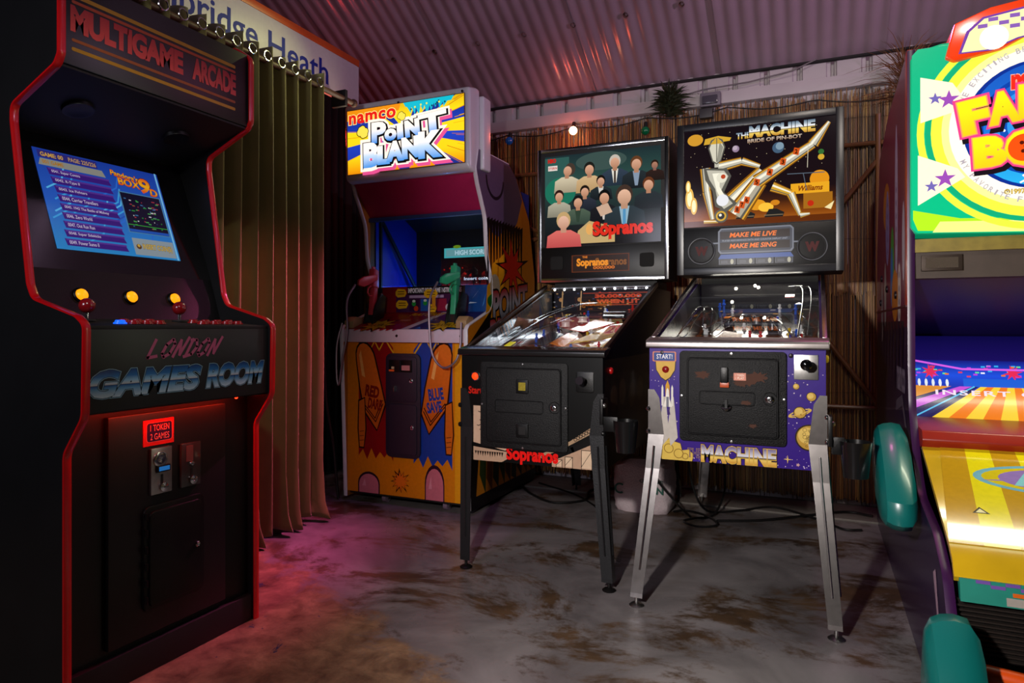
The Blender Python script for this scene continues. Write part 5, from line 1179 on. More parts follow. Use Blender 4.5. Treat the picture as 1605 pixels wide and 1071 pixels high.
pinball(dict(label='black pinball machine with mob-drama art and red lettering, its playfield brightly lit', cx=cxS, yf=2.475, W=0.605, zb=0.432, zf=0.862, zg0=0.893, zg1=1.196, zbar=0.862, yb=3.42,
    body=mat('black_cabinet', '#070708', 0.38, spec=0.3), rail=mat('dark_brown_rail', '#2c1c14', 0.3, metal=0.6), barm=mat('black_bar', '#161415', 0.25, coat=0.5), lining=mat('mirror_lining', '#a8acb0', 0.18, metal=0.9), pf=sop_pf, back=sop_back,
    items=[led_bar, car, fish, twenty, posts(16, 3), bumper(.45, .72, '#e8e4e0', '#181818'), bumper(.33, .66, '#e8e4e0', '#1c1c20'), bumper(.52, .60, '#202024', '#d8d0c0'),
           ramp_item([(.08, .15, .05), (.12, .4, .06), (.2, .62, .075), (.35, .78, .08), (.5, .85, .075)], .0022, SW), ramp_item([(.16, .12, .03), (.2, .35, .05), (.32, .5, .06), (.4, .66, .06)], .0022, SW),
           plastic([(.30, .26), (.44, .22), (.48, .40), (.34, .46)], .03, '#28303c'), plastic([(.62, .24), (.97, .36), (.97, .60), (.80, .55)], .035, '#d0a030', emit=0.25), plastic([(.48, .48), (.62, .44), (.80, .60), (.60, .66)], .032, '#b02824', emit=0.25),
           plastic([(.02, .28), (.14, .30), (.14, .6), (.02, .6)], .05, '#587888', emit=0.02), plastic([(.42, .30), (.58, .24), (.60, .40), (.48, .46)], .02, '#d87830', emit=0.3), flipper(.32, .13, 0.2), flipper(.62, .13, 2.9), plastic([(.15, .16), (.20, .16), (.20, .22), (.15, .22)], .045, '#e0d818', emit=0.5)],
    bx=-1.028, bw=0.708, z0=1.218, z1=1.938, by=3.42, ft=0.020, bgm=0.02, frm=CHROME, bbm=MATTE, zs=1.405, bg=sop_bg, sp=sop_sp, door=(-1.250, -0.873, 0.490, 0.838), doorx=slotfun('sop'),
    splay=(0.05, 0.055, -0.028), legtop=0.725, legm=mat('black_leg_steel', '#1e1e20', 0.38, metal=0.4, bump=0.2, nscale=200), footm=mat('dark_foot', '#1a1818', 0.4, metal=0.5), boltm=BPLAS, cup=(-0.635, 2.43, 0.52, 0.636), extra=sop_extra))
# the curtain-side numeral plate on the playfield
# ---- right table: purple with gold print
def ma_pf(a):
    a.rect(0, 0, 1, 1, None, [(0, '#8c5030'), (0.1, '#5c4030'), (1, '#242024')])
    a.rect(0, 0, 1, 0.05, '#b06038'); a.poly(rrect(0.03, 0.01, 0.25, 0.04, 0.01, 3, a.asp), '#28386c'); a.poly(rrect(0.74, 0.01, 0.96, 0.04, 0.01, 3, a.asp), '#28386c')
    for k in range(60):
        x, y = random.random()*.93, .1+random.random()*.8; a.ell(x, y, .01+.02*random.random(), None, random.choice(['#c87830', '#384c48', '#283c60', '#a8a090', '#3c2c24', '#c89840', '#6c6058']), 10)
    for k in range(10): x = random.random(); a.line([(x, .1), (x+.1-.2*random.random(), .5), (x+.2-.4*random.random(), .9)], 0.02, random.choice(['#6c4c30', '#3c4c48', '#885030']))
def ma_back(a): a.rect(0, 0, 1, 1, '#18141a')
def ma_bg(a):
    a.rect(0, 0, 1, 1, None, [(0, '#a8601c'), (0.10, '#80400c'), (0.22, '#3c1c0c'), (0.34, '#180c10'), (1, '#140c12')])
    for k in range(60): a.ell(random.random()*.98+.01, .3+random.random()*.68, .0025, None, '#c8b890', 6)
    a.rect(0, 0.0, 1, 0.06, '#5c2808')
    a.ell(0.08, 0.90, 0.055, 0.06, '#c8902c'); a.ell(0.36, 0.77, 0.024, None, '#8c7890'); a.ell(0.355, 0.78, 0.016, None, '#b0a0b0'); a.ell(0.64, 0.74, 0.038, None, '#405870'); a.ell(0.65, 0.755, 0.026, None, '#7890a0')
    a.ell(0.90, 0.40, 0.06, None, '#d88c18'); a.rect(0.72, 0.27, 0.96, 0.37, '#e0a020'); a.text('Williams', 0.77, 0.295, 0.92, 0.345, '#7c3408', 0.03, .3); a.rect(0.80, 0.12, 0.98, 0.27, '#9c6418')
    a.poly([(0.93, .12), (.99, .18), (.97, .10)], '#e8d8a0'); a.ell(0.845, 0.17, 0.02, None, '#b82810')
    for (x, y, r) in ((.04, .30, .05), (.07, .22, .04), (.03, .42, .03)): a.ell(x, y, r*.6, r*2.2, '#e0b050'); a.ell(x, y, r*.35, r*1.6, '#fff0b8')
    for (x, y, r, c) in ((.50, .19, .06, '#d8901c'), (.56, .16, .05, '#f0b838'), (.62, .2, .03, '#c87c18')): a.ell(x, y, r, r*.9, c)
    for x in (.36, .55): a.poly([(x, .06), (x+.12, .06), (x+.13, .10), (x+.08, .14), (x+.03, .14)], '#1c1c1c'); a.line([(x, .08), (x+.12, .08)], 0.006, '#786850')
    S_ = '#b8b4a4'; D_ = '#56544c'; G_ = '#c89c30'; Hh = '#ece8d4'
    def limb(p, q, w0, w1, c, hi=Hh):
        dx, dy = q[0]-p[0], (q[1]-p[1])/a.asp; L = math.hypot(dx, dy); nx, ny = -dy/L, dx/L*a.asp
        for (k, cc, off) in ((1.5, '#7c4c0c', 0), (1.22, '#d8a030', 0), (1.0, D_, 0), (0.80, c, .12), (0.28, hi, .35)):
            a.poly([(p[0]+nx*w0*(k+off), p[1]+ny*w0*(k+off)), (p[0]-nx*w0*(k-off), p[1]-ny*w0*(k-off)), (q[0]-nx*w1*(k-off), q[1]-ny*w1*(k-off)), (q[0]+nx*w1*(k+off), q[1]+ny*w1*(k+off))], cc)
    # plain silver and gold mechanical shapes in place of the painted figure
    limb((0.33, 0.22), (0.54, 0.52), .050, .032, S_); limb((0.36, 0.10), (0.52, 0.42), .050, .036, '#a8a08c')
    limb((0.50, 0.42), (0.86, 0.74), .034, .020, S_); limb((0.86, 0.74), (0.96, 0.94), .026, .008, S_)
    limb((0.60, 0.36), (0.72, 0.28), .024, .016, G_); limb((0.72, 0.28), (0.78, 0.06), .020, .010, S_); limb((0.78, .06), (.84, .07), .014, .006, S_)
    limb((0.24, 0.60), (0.40, 0.64), .026, .020, S_); limb((0.40, 0.64), (0.52, 0.57), .020, .012, S_)
    limb((0.15, 0.60), (0.16, 0.36), .026, .020, S_); limb((0.16, 0.36), (0.20, 0.07), .022, .012, S_); limb((.14, .05), (.24, .045), .010, .008, G_)
    a.poly([(0.14, .60), (.30, .58), (.33, .50), (.28, .34), (.37, .22), (.30, .14), (.22, .20), (.20, .36), (.15, .48)], D_); a.poly([(0.16, .58), (.28, .56), (.31, .50), (.26, .36), (.34, .22), (.28, .17), (.24, .24), (.22, .38), (.18, .48)], S_)
    a.poly([(0.20, .54), (.25, .54), (.25, .40), (.30, .26), (.27, .24), (.23, .36)], Hh); a.ell(0.265, 0.49, .036, None, '#dcd8c4'); a.ell(0.275, 0.50, .016, None, '#b04020')
    a.ell(0.27, 0.26, .042, None, '#e0e0e4'); a.ell(0.26, 0.10, .048, None, D_); a.ell(0.26, .10, .036, None, G_); a.ell(0.26, 0.10, .024, None, '#2c2c30'); a.ell(0.255, 0.11, .010, None, Hh)
    a.rect(0.215, .60, .245, .68, S_)
    a.poly([(0.14, .84), (.32, .86), (.33, .89), (.24, .92), (.15, .90)], G_); a.poly([(0.17, .80), (.20, .66), (.23, .63), (.26, .66), (.29, .80), (.27, .88), (.23, .91), (.19, .88)], D_); a.poly([(0.18, .80), (.205, .67), (.23, .645), (.255, .67), (.28, .80), (.26, .87), (.23, .895), (.20, .87)], '#ccc8b4')
    a.poly([(.23, .65), (.255, .67), (.275, .80), (.25, .86)], '#8c8a7c'); a.poly([(.185, .84), (.275, .84), (.23, .915)], G_); a.line([(.23, .90), (.23, .66)], .006, '#5c5a50')
    for i, ch in enumerate('8765432'):
        t_ = i/6; x = .37+t_*.19; y = .15+t_*.27
        if i > 2: x = .46+(i-3)*.085+.04; y = .44+(i-3)*.09-.03
        a.poly([(x-.022, y-.02), (x+.014, y-.035), (x+.024, y+.03), (x-.012, y+.045)], '#c85018'); a.text(ch, x-.008, y-.015, x+.008, y+.025, '#1c0804', 0.03)
    CH = [(0, '#b88430'), (0.35, '#e8c860'), (0.45, '#3c2410'), (0.5, '#f0f0f0'), (0.8, '#9cacb8'), (1, '#506478')]
    a.text('THE', 0.365, 0.865, 0.455, 0.925, None, 0.035, grad=CH, out='#0c0808', ow=.03)
    a.text('MACHINE', 0.455, 0.87, 0.87, 0.975, None, 0.055, grad=CH, out='#0c0808', ow=.04)
    a.text('BRIDE OF PIN-BOT', 0.44, 0.815, 0.79, 0.85, None, 0.03, grad=[(0, '#8c6c50'), (1, '#c8b8a8')])
    a.line([(.70, .47), (.93, .46)], .006, '#505c68'); a.line([(.80, .46), (.82, .30)], .005, '#505c68'); a.line([(.83, .73), (.825, .52)], .004, '#c8c0a8'); a.ell(.91, .61, .02, None, '#c8a030'); a.ell(.91, .66, .018, None, '#306830')
def ma_sp(t, spn, x0, x1, y, z0, z1):
    W_ = x1-x0; H_ = z1-z0
    for xc in (x0+W_*.125, x0+W_*.855):
        s_ = ob('speaker', MB().lathe([(0, -0.002), (0.050, -0.001), (0.055, 0.003), (0.062, 0.003), (0.064, -0.002)], (xc, y, z0+H_*.42), (0, -1, 0), 32), mat('speaker_mesh', '#121214', 0.5, bump=0.8, nscale=500), spn, smooth=True)
        ob('speaker_ring', MB().tube([(xc+.060*math.cos(q), y-.004, z0+H_*.42+.060*math.sin(q)) for q in [2*PI*k/32 for k in range(32)]], 0.002, 6, closed=True), mat('grey_ring', '#50545c', 0.4), s_, smooth=True)
        a = Art((xc-.03, y-0.0008, z0+H_*.42-.03), (.06, 0, 0), (0, 0, .06), 0.0005); a.text('W', .1, .2, .9, .8, '#501818', .08); a.build('speaker_mark', PRINTM, s_)
    a = Art((x0+W_*.24, y, z0+H_*.06), (W_*.50, 0, 0), (0, 0, H_*.90), 0.001)
    a.poly([(.0, .38), (.03, .30), (.97, .30), (1., .38), (1., .92), (.96, 1.0), (.04, 1.0), (0, .92)], '#6c707c'); a.poly([(.02, .40), (.05, .34), (.95, .34), (.98, .40), (.98, .90), (.95, .96), (.05, .96), (.02, .90)], '#383c48')
    a.rect(.03, .70, .95, .91, '#1c0c08'); a.rect(.03, .40, .95, .61, '#1c0c08')
    a.text('PLAYER PERFORMANCE DATA AND COUNTER DISPLAY UNIT', .06, .635, .92, .68, '#a0a4b0', 0)
    a.text('MAKE ME LIVE', .16, .745, .78, .865, '#f07010', .03, .2); a.text('MAKE ME SING', .16, .445, .78, .565, '#f07010', .03, .2)
    a.poly([(.04, .28), (.96, .28), (1.0, .16), (0.0, .16)], '#3c5490')
    for k in range(4):
        x = .01+k*.25; a.rect(x, .0, x+.23, .155, '#484c58'); a.rect(x+.01, .01, x+.22, .145, '#24262e'); a.ell(x+.18, .08, .022, .07, '#a8a490'); a.rect(x+.03, .05, x+.12, .06, '#6c707c'); a.rect(x+.03, .09, x+.12, .1, '#6c707c')
    a.line([(-.10, .60), (0, .60)], .02, '#6c707c'); a.line([(1.0, .55), (1.08, .55)], .02, '#6c707c')
    a.build('score_display', printmat('display_glow', 0.3, 0.9, 0.2, 0.2), spn)
def ma_extra(t, fp_, cx, yf, h, zb, zf):
    PUR = '#30127a'; GO = '#c8a040'
    a = Art((cx-h, yf, zb), (2*h, 0, 0), (0, 0, zf-zb), 0.0006); a.rect(0, 0, 1, 1, PUR)
    rnd = random.Random(4)
    for k in range(130):
        x, y = (rnd.uniform(.01, .17) if k % 3 == 0 else rnd.uniform(.79, .99)), rnd.uniform(.02, .80)
        if k % 3 == 2: x, y = rnd.uniform(.2, .98), rnd.uniform(.01, .10)
        a.ell(x, y, rnd.choice([.0022, .003, .004]), None, '#c8b8c8', 6)
    # launch cloud and shuttle
    cl = [(0.08, .0), (.26, .0), (.27, .06), (.24, .10), (.20, .09), (.19, .15), (.14, .17), (.13, .25), (.11, .30), (.07, .30), (.05, .2), (.05, .05)]
    a.poly([(0.075+(p[0]-.075)*1.02, p[1]*1.02) for p in cl], '#4c3410'); a.poly(cl, '#d0b050')
    for (x, y, r) in ((.12, .10, .03), (.18, .06, .03), (.10, .2, .022), (.22, .04, .02)): a.ring(x, y, r, .005, '#8c6c28', 16)
    for x in (.085, .135): a.poly([(x, .56), (x+.015, .56), (x+.04, .2), (x-.005, .12), (x-.02, .3)], '#b8b0a8')
    a.poly([(.11, .40), (.12, .48), (.13, .40)], '#301060')
    for x in (.075, .135): a.rect(x, .48, x+.012, .64, '#d8d4cc'); a.poly([(x, .64), (x+.012, .64), (x+.006, .67)], '#d8d4cc')
    a.poly([(.10, .50), (.125, .50), (.125, .66), (.1125, .71), (.10, .66)], '#c8921c'); a.poly([(.085, .47), (.14, .47), (.125, .54), (.12, .62), (.1125, .64), (.105, .62), (.10, .54)], '#e0dcd4'); a.poly([(.105, .47), (.12, .47), (.12, .56), (.105, .56)], '#70707c')
    a.poly([(.035, .89), (.165, .89), (.16, .80), (.13, .73), (.10, .70), (.07, .73), (.04, .80)], '#2c1408'); a.poly([(.04, .885), (.16, .885), (.155, .80), (.127, .735), (.10, .71), (.073, .735), (.045, .80)], GO)
    a.poly(rrect(.02, .875, .165, .965, .008, 3, a.asp), '#c87858'); a.poly(rrect(.028, .882, .157, .957, .006, 3, a.asp), '#1c3c80'); a.text('START!', .045, .90, .142, .94, '#e8e4e8', .01)
    # planets
    def planet(x, y, r):
        a.ell(x, y, r*1.12, None, '#2c1c08'); a.ell(x, y, r, None, '#b89038'); a.ell(x-r*.2, y+r*.25, r*.68, None, '#d8b860')
    planet(.845, .69, .016); planet(.925, .61, .024)
    a.ell(.865, .47, .066, .026, '#d0ac50', rot=.35); a.ell(.865, .47, .052, .017, PUR, rot=.35); planet(.865, .475, .031); a.line([(.815, .445), (.87, .46), (.92, .50)], .006, '#d0ac50')
    planet(.915, .27, .068)
    for k in range(26):
        q = rnd.uniform(0, 6.28); r = rnd.uniform(0, .055); a.ring(.915+r*math.cos(q), .27+r*math.sin(q)*a.asp, rnd.uniform(.004, .012), .002, '#5c4418', 10)
    a.star(.80, .08, .024, .005, 4, '#d8b470'); a.star(.855, .04, .012, .006, 5, '#c8a0a0')
    CH = [(0, '#c89030'), (0.30, '#e8c868'), (0.42, '#3c2410'), (0.48, '#d8d8e0'), (1, '#6c5c88')]
    a.text('THE', .235, .035, .315, .115, '#b8943c', .02); a.text('THE', .235, .035, .315, .115, PUR, -.005)
    a.text('MACHINE', .32, .015, .735, .145, '#201010', .10); a.text('MACHINE', .32, .015, .735, .145, '#d0a848', .075); a.text('MACHINE', .32, .015, .735, .145, None, .045, grad=CH)
    a.build('front_art', PRINT, fp_)
    ob('start_button', MB().lathe([(0.012, 0), (0.012, 0.005), (0.009, 0.008), (0, 0.009)], (cx-h+0.058, yf-.001, zb+(zf-zb)*.805), (0, -1, 0), 20), mat('dark_red_button', '#7c100c', 0.3, emit=0.08), t, smooth=True)
    pp = ob('plunger_plate', MB().box(cx+h-0.096, cx+h-0.022, yf-0.006, yf+.001, zf-0.100, zf-0.018), STEEL, t, bevel=0.002)
    ob('plunger', MB().tube([(cx+h-0.058, yf-.005, zf-0.048), (cx+h-0.058, yf-.04, zf-0.048), (cx+h-0.058, yf-.045, zf-0.048), (cx+h-0.058, yf-.066, zf-0.048), (cx+h-0.058, yf-.072, zf-0.048)], [0.006, 0.006, 0.015, 0.018, 0.010], 16), mat('glossy_black_ball', '#08080a', 0.1, coat=0.8), pp, smooth=True)
    for x in (cx-h+0.045, cx-h+0.14, cx+h-0.105): ob('bolt', MB().lathe([(0.008, 0), (0.005, 0.004), (0, 0.005)], (x, yf, zf-0.022 if x > cx-h+.1 else zf-.018), (0, -1, 0), 12), mat('black_bolt', '#1c1010', 0.4), t, smooth=True)
    a = Art((cx-h, yf+1.2, zb), (0, -1.2, 0), (0, 0, 0.40), 0.0006); a.rect(0, 0, 1, 1, '#2c1460'); a.build('side_art', PRINT, t)
    a = Art((cx+h, yf+0.02, zb), (0, 1.2, 0), (0, 0, 0.40), 0.0006); a.rect(0, 0, 1, 1, '#2c1460'); a.build('side_art', PRINT, t)
    ob('flipper_button', MB().lathe([(0.013, 0), (0.013, 0.006), (0.010, 0.010), (0, 0.011)], (cx+h, yf+0.10, zf-0.035), (1, 0, 0), 16), mat('yellow_button', '#c0a018', 0.3, emit=0.2), t, smooth=True)
cxM = -0.258
def ma_lamps(t, onpf):
    for (u, v, hh) in ((.35, .80, .12), (.50, .84, .125), (.53, .82, .12), (.33, .74, .07), (.62, .5, .05), (.44, .55, .04), (.70, .12, .02), (.18, .1, .02), (.60, .1, .02)):
        ob('playfield_lamp', MB().ball(onpf(u, v)+Vector((0, 0, hh)), 0.0065, 8), mat('warm_bulb', '#fff0d8', 0.3, emit=22), t, smooth=True)
    lamp('playfield_bulbs', 'AREA', (cxM, 3.38, 1.185), 0.6, (1, .93, .8), 0.4, (cxM, 2.9, .85), size_y=0.03)
pinball(dict(label='purple and gold pinball machine with chrome legs and robot-themed backglass, right of the black one', cx=cxM, yf=2.42, W=0.575, zb=0.508, zf=0.905, zg0=0.936, zg1=1.212, zbar=0.903, yb=3.40,
    body=mat('purple_cabinet', '#34186c', 0.4), rail=LEGST, barm=mat('steel_bar', '#b0a8a6', 0.33, metal=1.0, noise=0.15, nscale=30), lining=mat('dark_lining', '#3c3c40', 0.25), pf=ma_pf, back=ma_back,
    items=[ma_lamps, posts(22, 9), bumper(.35, .55, '#383438', '#c87830'), bumper(.55, .60, '#383438', '#c87830'), bumper(.68, .5, '#383438', '#b0a080'),
           ramp_item([(.10, .2, .05), (.12, .4, .08), (.16, .5, .10), (.22, .42, .10), (.24, .3, .06)], .0022, SW), ramp_item([(.3, .3, .03), (.4, .5, .05), (.55, .52, .06), (.7, .45, .05), (.82, .2, .03)], .0025, SW),
           ramp_item([(.9, .2, .05), (.92, .6, .10), (.90, .8, .12), (.8, .82, .12)], .003, SW), plastic([(.06, .15), (.25, .15), (.22, .22), (.08, .24)], .03, '#3050a8', emit=0.1), plastic([(.32, .2), (.5, .16), (.5, .3), (.36, .34)], .03, '#a85c28', emit=0.08),
           plastic([(.75, .72), (.82, .72), (.82, .78), (.75, .78)], .09, '#d01810', emit=0.4), plastic([(.83, .66), (.88, .66), (.86, .70)], .07, '#2858b0', emit=0.3), flipper(.32, .13, 0.2), flipper(.62, .13, 2.9),
           plastic([(.84, .1), (.93, .1), (.93, .18), (.84, .18)], .03, '#7c2c14', emit=0.05)],
    bx=-0.245, bw=0.712, z0=1.222, z1=1.932, by=3.25, ft=0.032, bgm=0.0, frm=mat('dark_frame', '#15161c', 0.3, noise=0.3, nscale=80), bbm=mat('dark_violet_box', '#181020', 0.5), zs=1.440, bg=ma_bg, sp=ma_sp, door=(-0.438, -0.088, 0.580, 0.895), doorx=slotfun('ma'),
    splay=(0.043, 0.090), legtop=0.755, legm=LEGST, footm=STEEL, boltm=CHROME, cup=(0.113, 2.36, 0.51, 0.622), extra=ma_extra))

# ================================================================== bowling machine
bo = thing('bowling_machine', 'tall bowling arcade machine with green and yellow lit sign and teal side guards', 'arcade machine', (0.66, 3.0, 0))
BX0, BX1 = 0.28, 0.98
bprof = fillet([(1.80, 0.0), (1.80, 0.16), (1.835, 0.27), (1.92, 0.38), (2.06, 0.44), (2.34, 0.475), (2.45, 0.56), (2.56, 0.70), (2.59, 0.85), (2.60, 1.10), (2.60, 1.90)], [0, .1, .1, .1, .15, .15, .15, .15, .1, 0, 0])
bfull = bprof+[(2.72, 1.90), (3.25, 1.88), (3.70, 1.78), (3.85, 1.34), (3.85, 0.0)]
for x0, x1 in ((BX0, BX0+0.018), (BX1-0.018, BX1)):
    ob('side_panel', MB().prism(bfull, 'X', x0, x1), mat('purple_side', '#241238', 0.35, coat=0.3, noise=0.2, nscale=5), bo)
    ob('edge_trim', ribbon(bprof, 'X', x0-0.002, x1+0.002, 0.004, -1), mat('dark_purple_trim', '#33103c', 0.35), bo, smooth=True)
a = Art((BX0, 3.85, 0.0), (0, -2.05, 0), (0, 0, 1.95), 0.0008)
def bu(y, z): return ((3.85-y)/2.05, z/1.95)
a.poly([bu(*p) for p in ((2.605, 1.05), (2.605, 1.89), (2.72, 1.89), (3.24, 1.87), (3.69, 1.77), (3.84, 1.34), (3.84, 1.0))], '#6c1c3c')
a.poly([bu(*p) for p in ((2.605, 1.05), (3.84, 1.0), (3.84, .95), (2.6, .98))], '#581428')
for (y, z, ry, rz, c) in ((3.35, 1.50, .14, .10, '#b8701c'), (2.95, 1.45, .05, .30, '#a89cb8'), (3.30, 1.40, .08, .16, '#8878a8'), (3.10, 1.22, .07, .16, '#3c9038'), (3.12, 1.18, .05, .12, '#2c68a8'), (2.72, 1.28, .04, .14, '#b0a4b0'), (3.0, 1.10, .12, .10, '#c07020'), (3.4, 1.12, .05, .14, '#a09490'), (2.85, 1.10, .05, .12, '#c8b8b0'), (3.55, 1.05, .05, .14, '#8c7c80')):
    p = bu(y, z); a.ell(p[0], p[1], ry/2.05, rz/1.95, c)
for (y, z) in ((2.95, 1.4), (2.85, 1.12), (3.3, 1.4)): 
    for k in range(5): p = bu(y, z-.1+k*.05); a.ell(p[0], p[1], .006, None, '#5c3c6c', 8)
for k in range(9): y = 2.7+k*.12; a.poly([bu(y, 1.0), bu(y+.1, 1.0), bu(y+.05, .80-.1*random.random())], '#1c0c20')
a.text('namco', bu(2.92, 0)[0], .385, bu(2.67, 0)[0], .425, '#8c7c90', .03)
a.poly([bu(2.60, .62), bu(2.75, .74), bu(2.95, .70), bu(2.95, .66), bu(2.75, .70), bu(2.60, .57)], '#5c5060')
a.poly([bu(2.06, .34), bu(2.02, .36), bu(1.96, .24), bu(1.93, .17), bu(1.99, .24)], '#a8889c')
a.build('side_art', PRINT, bo)
ob('seam_trim', MB().box(BX0-0.004, BX0, 2.62, 3.84, 1.045, 1.053), mat('maroon', '#4c1018', 0.4), bo)
for (y, z) in ((3.55, 1.20), (3.30, 1.14), (2.95, 1.10), (3.60, 1.09)):
    ob('hatch_bolt', MB().lathe([(0.016, 0), (0.014, 0.006), (0, 0.008)], (BX0-.001, y, z), (-1, 0, 0), 12), mat('dark_bolt', '#1c1418', 0.35, metal=0.5), bo, smooth=True)
ob('red_corner_post', MB().box(BX0-0.003, BX0+0.016, 2.603, 2.66, 1.05, 1.905), mat('brick_red_post', '#a82c10', 0.35), bo, bevel=0.004)
ob('body', MB().box(BX0+.02, BX1-.02, 3.35, 3.84, 0.02, 1.75), MATTE, bo)
# lit sign
sgp = ob('sign_box', MB().prism([(p[0], p[1]) for p in [(BX0+.005, 1.31), (BX0+.02, 1.285), (0.63, 1.272), (BX1-.02, 1.285), (BX1-.005, 1.31), (BX1-.005, 1.86), (BX1-.02, 1.885), (0.89, 1.90), (0.37, 1.90), (BX0+.02, 1.885), (BX0+.005, 1.86)]], 'Y', 2.575, 2.72), mat('green_acrylic', '#18a878', 0.2, emit=0.35, ecol='#0cc084'), bo, bevel=0.008, seg=3)
a = Art((BX0+.005, 2.575, 1.272), (0.69, 0, 0), (0, 0, 0.75), 0.001)
a.poly([(.005, .04), (.03, .02), (.5, .0), (.97, .02), (.995, .04), (.995, .80), (.97, .825), (.03, .825), (.005, .80)], None, [(0, '#08b47c'), (1, '#10a878')])
def arc(cx_, cy_, r, a0, a1, n=20): return [(cx_+r*math.cos(math.radians(a0+(a1-a0)*i/n)), cy_+r*math.sin(math.radians(a0+(a1-a0)*i/n))) for i in range(n+1)]
SX, SY = .50, .45
a.poly([(.03, .03), (.5, .005), (.97, .03), (.97, .06), (.7, .045), (.5, .06), (.2, .075), (.01, .12), (.01, .08)], '#a8dc20'); a.poly([(.09, .02), (.5, .005), (.97, .02), (.97, .06), (.4, .055), (.12, .065)], '#f0f080')
a.ring(SX, SY, .475, .03, '#d8ec40', 60); a.ring(SX, SY, .44, .022, '#10a070', 60); a.ell(SX, SY, .418, None, '#dcf040', 48); a.ell(SX, SY, .375, None, '#f4f090', 48); a.ell(SX, SY, .345, None, '#fff4dc', 48)
a.poly([(.04, .50), (.24, .55), (.17, .66), (.04, .70)], '#fbe8c8'); a.poly([(.03, .14), (.22, .25), (.19, .29), (.03, .36)], '#fbe8c8'); a.poly([(.96, .50), (.80, .55), (.86, .66), (.96, .70)], '#fbe8c8'); a.poly([(.97, .14), (.80, .24), (.85, .34), (.97, .36)], '#fbe8c8')
a.star(.10, .60, .030, .012, 5, '#6a60a8', .3); a.star(.155, .59, .045, .018, 5, '#9048a8', .3); a.star(.085, .22, .030, .012, 5, '#6a60a8', .3); a.star(.14, .25, .045, .018, 5, '#9048a8', .3)
a.ell(SX, SY, .290, None, '#0c2c88', 48); a.ell(SX+.006, SY, .277, None, None, 48, grad=[(0, '#28a8e0'), (.5, '#1868c8'), (1, '#1850b0')]); a.ring(SX, SY, .23, .02, '#0c3c9c', 40); a.ell(SX, SY, .17, None, '#2c8cd8', 40); a.ring(SX, SY, .15, .03, '#1048a8', 40)
for k in range(14): q = random.uniform(0, 6.28); r = random.uniform(.1, .24); a.ell(SX+r*math.cos(q), SY+r*math.sin(q), .006, None, '#e8f4ff', 8)
def ringtext(t, r, a0, a1, hh, col, inv=False):
    n = len(t)
    for i, ch in enumerate(t):
        if ch == ' ': continue
        q = math.radians(a0+(a1-a0)*i/(n-1)); x, y = SX+r*math.cos(q), SY+r*math.sin(q)
        wd = hh*(0.25 if ch == 'I' else .7)
        a.text(ch, x-wd/2, y-hh/2, x+wd/2, y+hh/2, col, .02, 0, (q+PI/2) if inv else (q-PI/2))
ringtext('THE EXCITING BRAND NEW', .318, 160, 70, .022, '#a8a0a8'); ringtext('MY FAVORITE FAMILY BOWL', .318, 205, 300, .022, '#a8a0a8', True)
a.text('namco', .40, .605, .60, .655, '#e82818', .06, 0, out='#f8b090', ow=.03)
fam = [('F', .255, .505, .085, .125, .16), ('A', .365, .53, .095, .115, .12), ('M', .495, .545, .12, .12, 0), ('I', .585, .54, .035, .115, -.05), ('L', .66, .52, .07, .115, -.1), ('Y', .75, .49, .09, .12, -.18)]
bow = [('B', .315, .35, .10, .11, .06), ('O', .445, .355, .125, .125, 0), ('W', .58, .35, .13, .11, -.05), ('L', .70, .33, .07, .11, -.1)]
for ch, x, y, ww, hh, r in fam+bow: a.text(ch, x-ww/2+.012, y-hh/2-.02, x+ww/2+.012, y+hh/2-.02, '#181018', .13, 0, r)
for ch, x, y, ww, hh, r in fam+bow: a.text(ch, x-ww/2, y-hh/2, x+ww/2, y+hh/2, '#e03c80', .13, 0, r)
for ch, x, y, ww, hh, r in fam+bow: a.text(ch, x-ww/2, y-hh/2, x+ww/2, y+hh/2, '#ff9c50', .085, 0, r)
for ch, x, y, ww, hh, r in fam+bow: a.text(ch, x-ww/2, y-hh/2, x+ww/2, y+hh/2, None, .06, 0, r, grad=[(0, '#ffc018'), (1, '#ffe818')])
a.ell(.445, .355, .062, None, '#e84c10', 28); a.ell(.435, .375, .009, None, '#501408', 8); a.ell(.45, .36, .009, None, '#501408', 8); a.ell(.44, .34, .009, None, '#501408', 8)
a.line([(.43, .21), (.49, .24)], .008, '#e8e8e8'); a.line([(.44, .24), (.48, .2)], .008, '#e8e8e8')
a.text('©1997 NAMCO LTD', .37, .165, .62, .185, '#101008', .05); a.text('©1997 NAMCO LTD', .37, .165, .62, .185, '#f0c850', .0)
a.build('sign_print', printmat('sign_glow', 0.2, 1.15, 0.2, 0.3), sgp)
# red crest over the sign
cr = ob('sign_crest', MB().prism([(0.38, 1.845), (0.405, 1.83), (0.53, 1.85), (0.63, 1.90), (0.73, 1.85), (0.855, 1.83), (0.88, 1.845), (0.855, 1.95), (0.76, 1.985), (0.63, 2.0), (0.50, 1.985), (0.405, 1.95)], 'Y', 2.555, 2.70), mat('red_acrylic', '#e0380c', 0.2, emit=0.4, ecol='#f04410'), bo, bevel=0.006)
a = Art((0.415, 2.555, 1.85), (0.43, 0, 0), (0, 0, 0.125), 0.001)
a.poly([(.0, .0), (.20, -.02), (.36, .18), (.5, .25), (.64, .18), (.80, -.02), (1, .0), (.95, .55), (.85, .85), (.5, 1.0), (.15, .85), (.05, .55)], '#6c3c98'); a.poly([(.02, .03), (.20, .02), (.36, .22), (.5, .29), (.64, .22), (.80, .02), (.98, .03), (.93, .52), (.84, .80), (.5, .95), (.16, .80), (.07, .52)], '#f4f0a8')
for r_ in range(3):
    for k in range(12):
        if (k+r_) % 2: x = .12+k*.065; y = .86-r_*.13-.06*abs(k-6)/6; a.rect(x, y-.1, x+.06, y, '#8058a8')
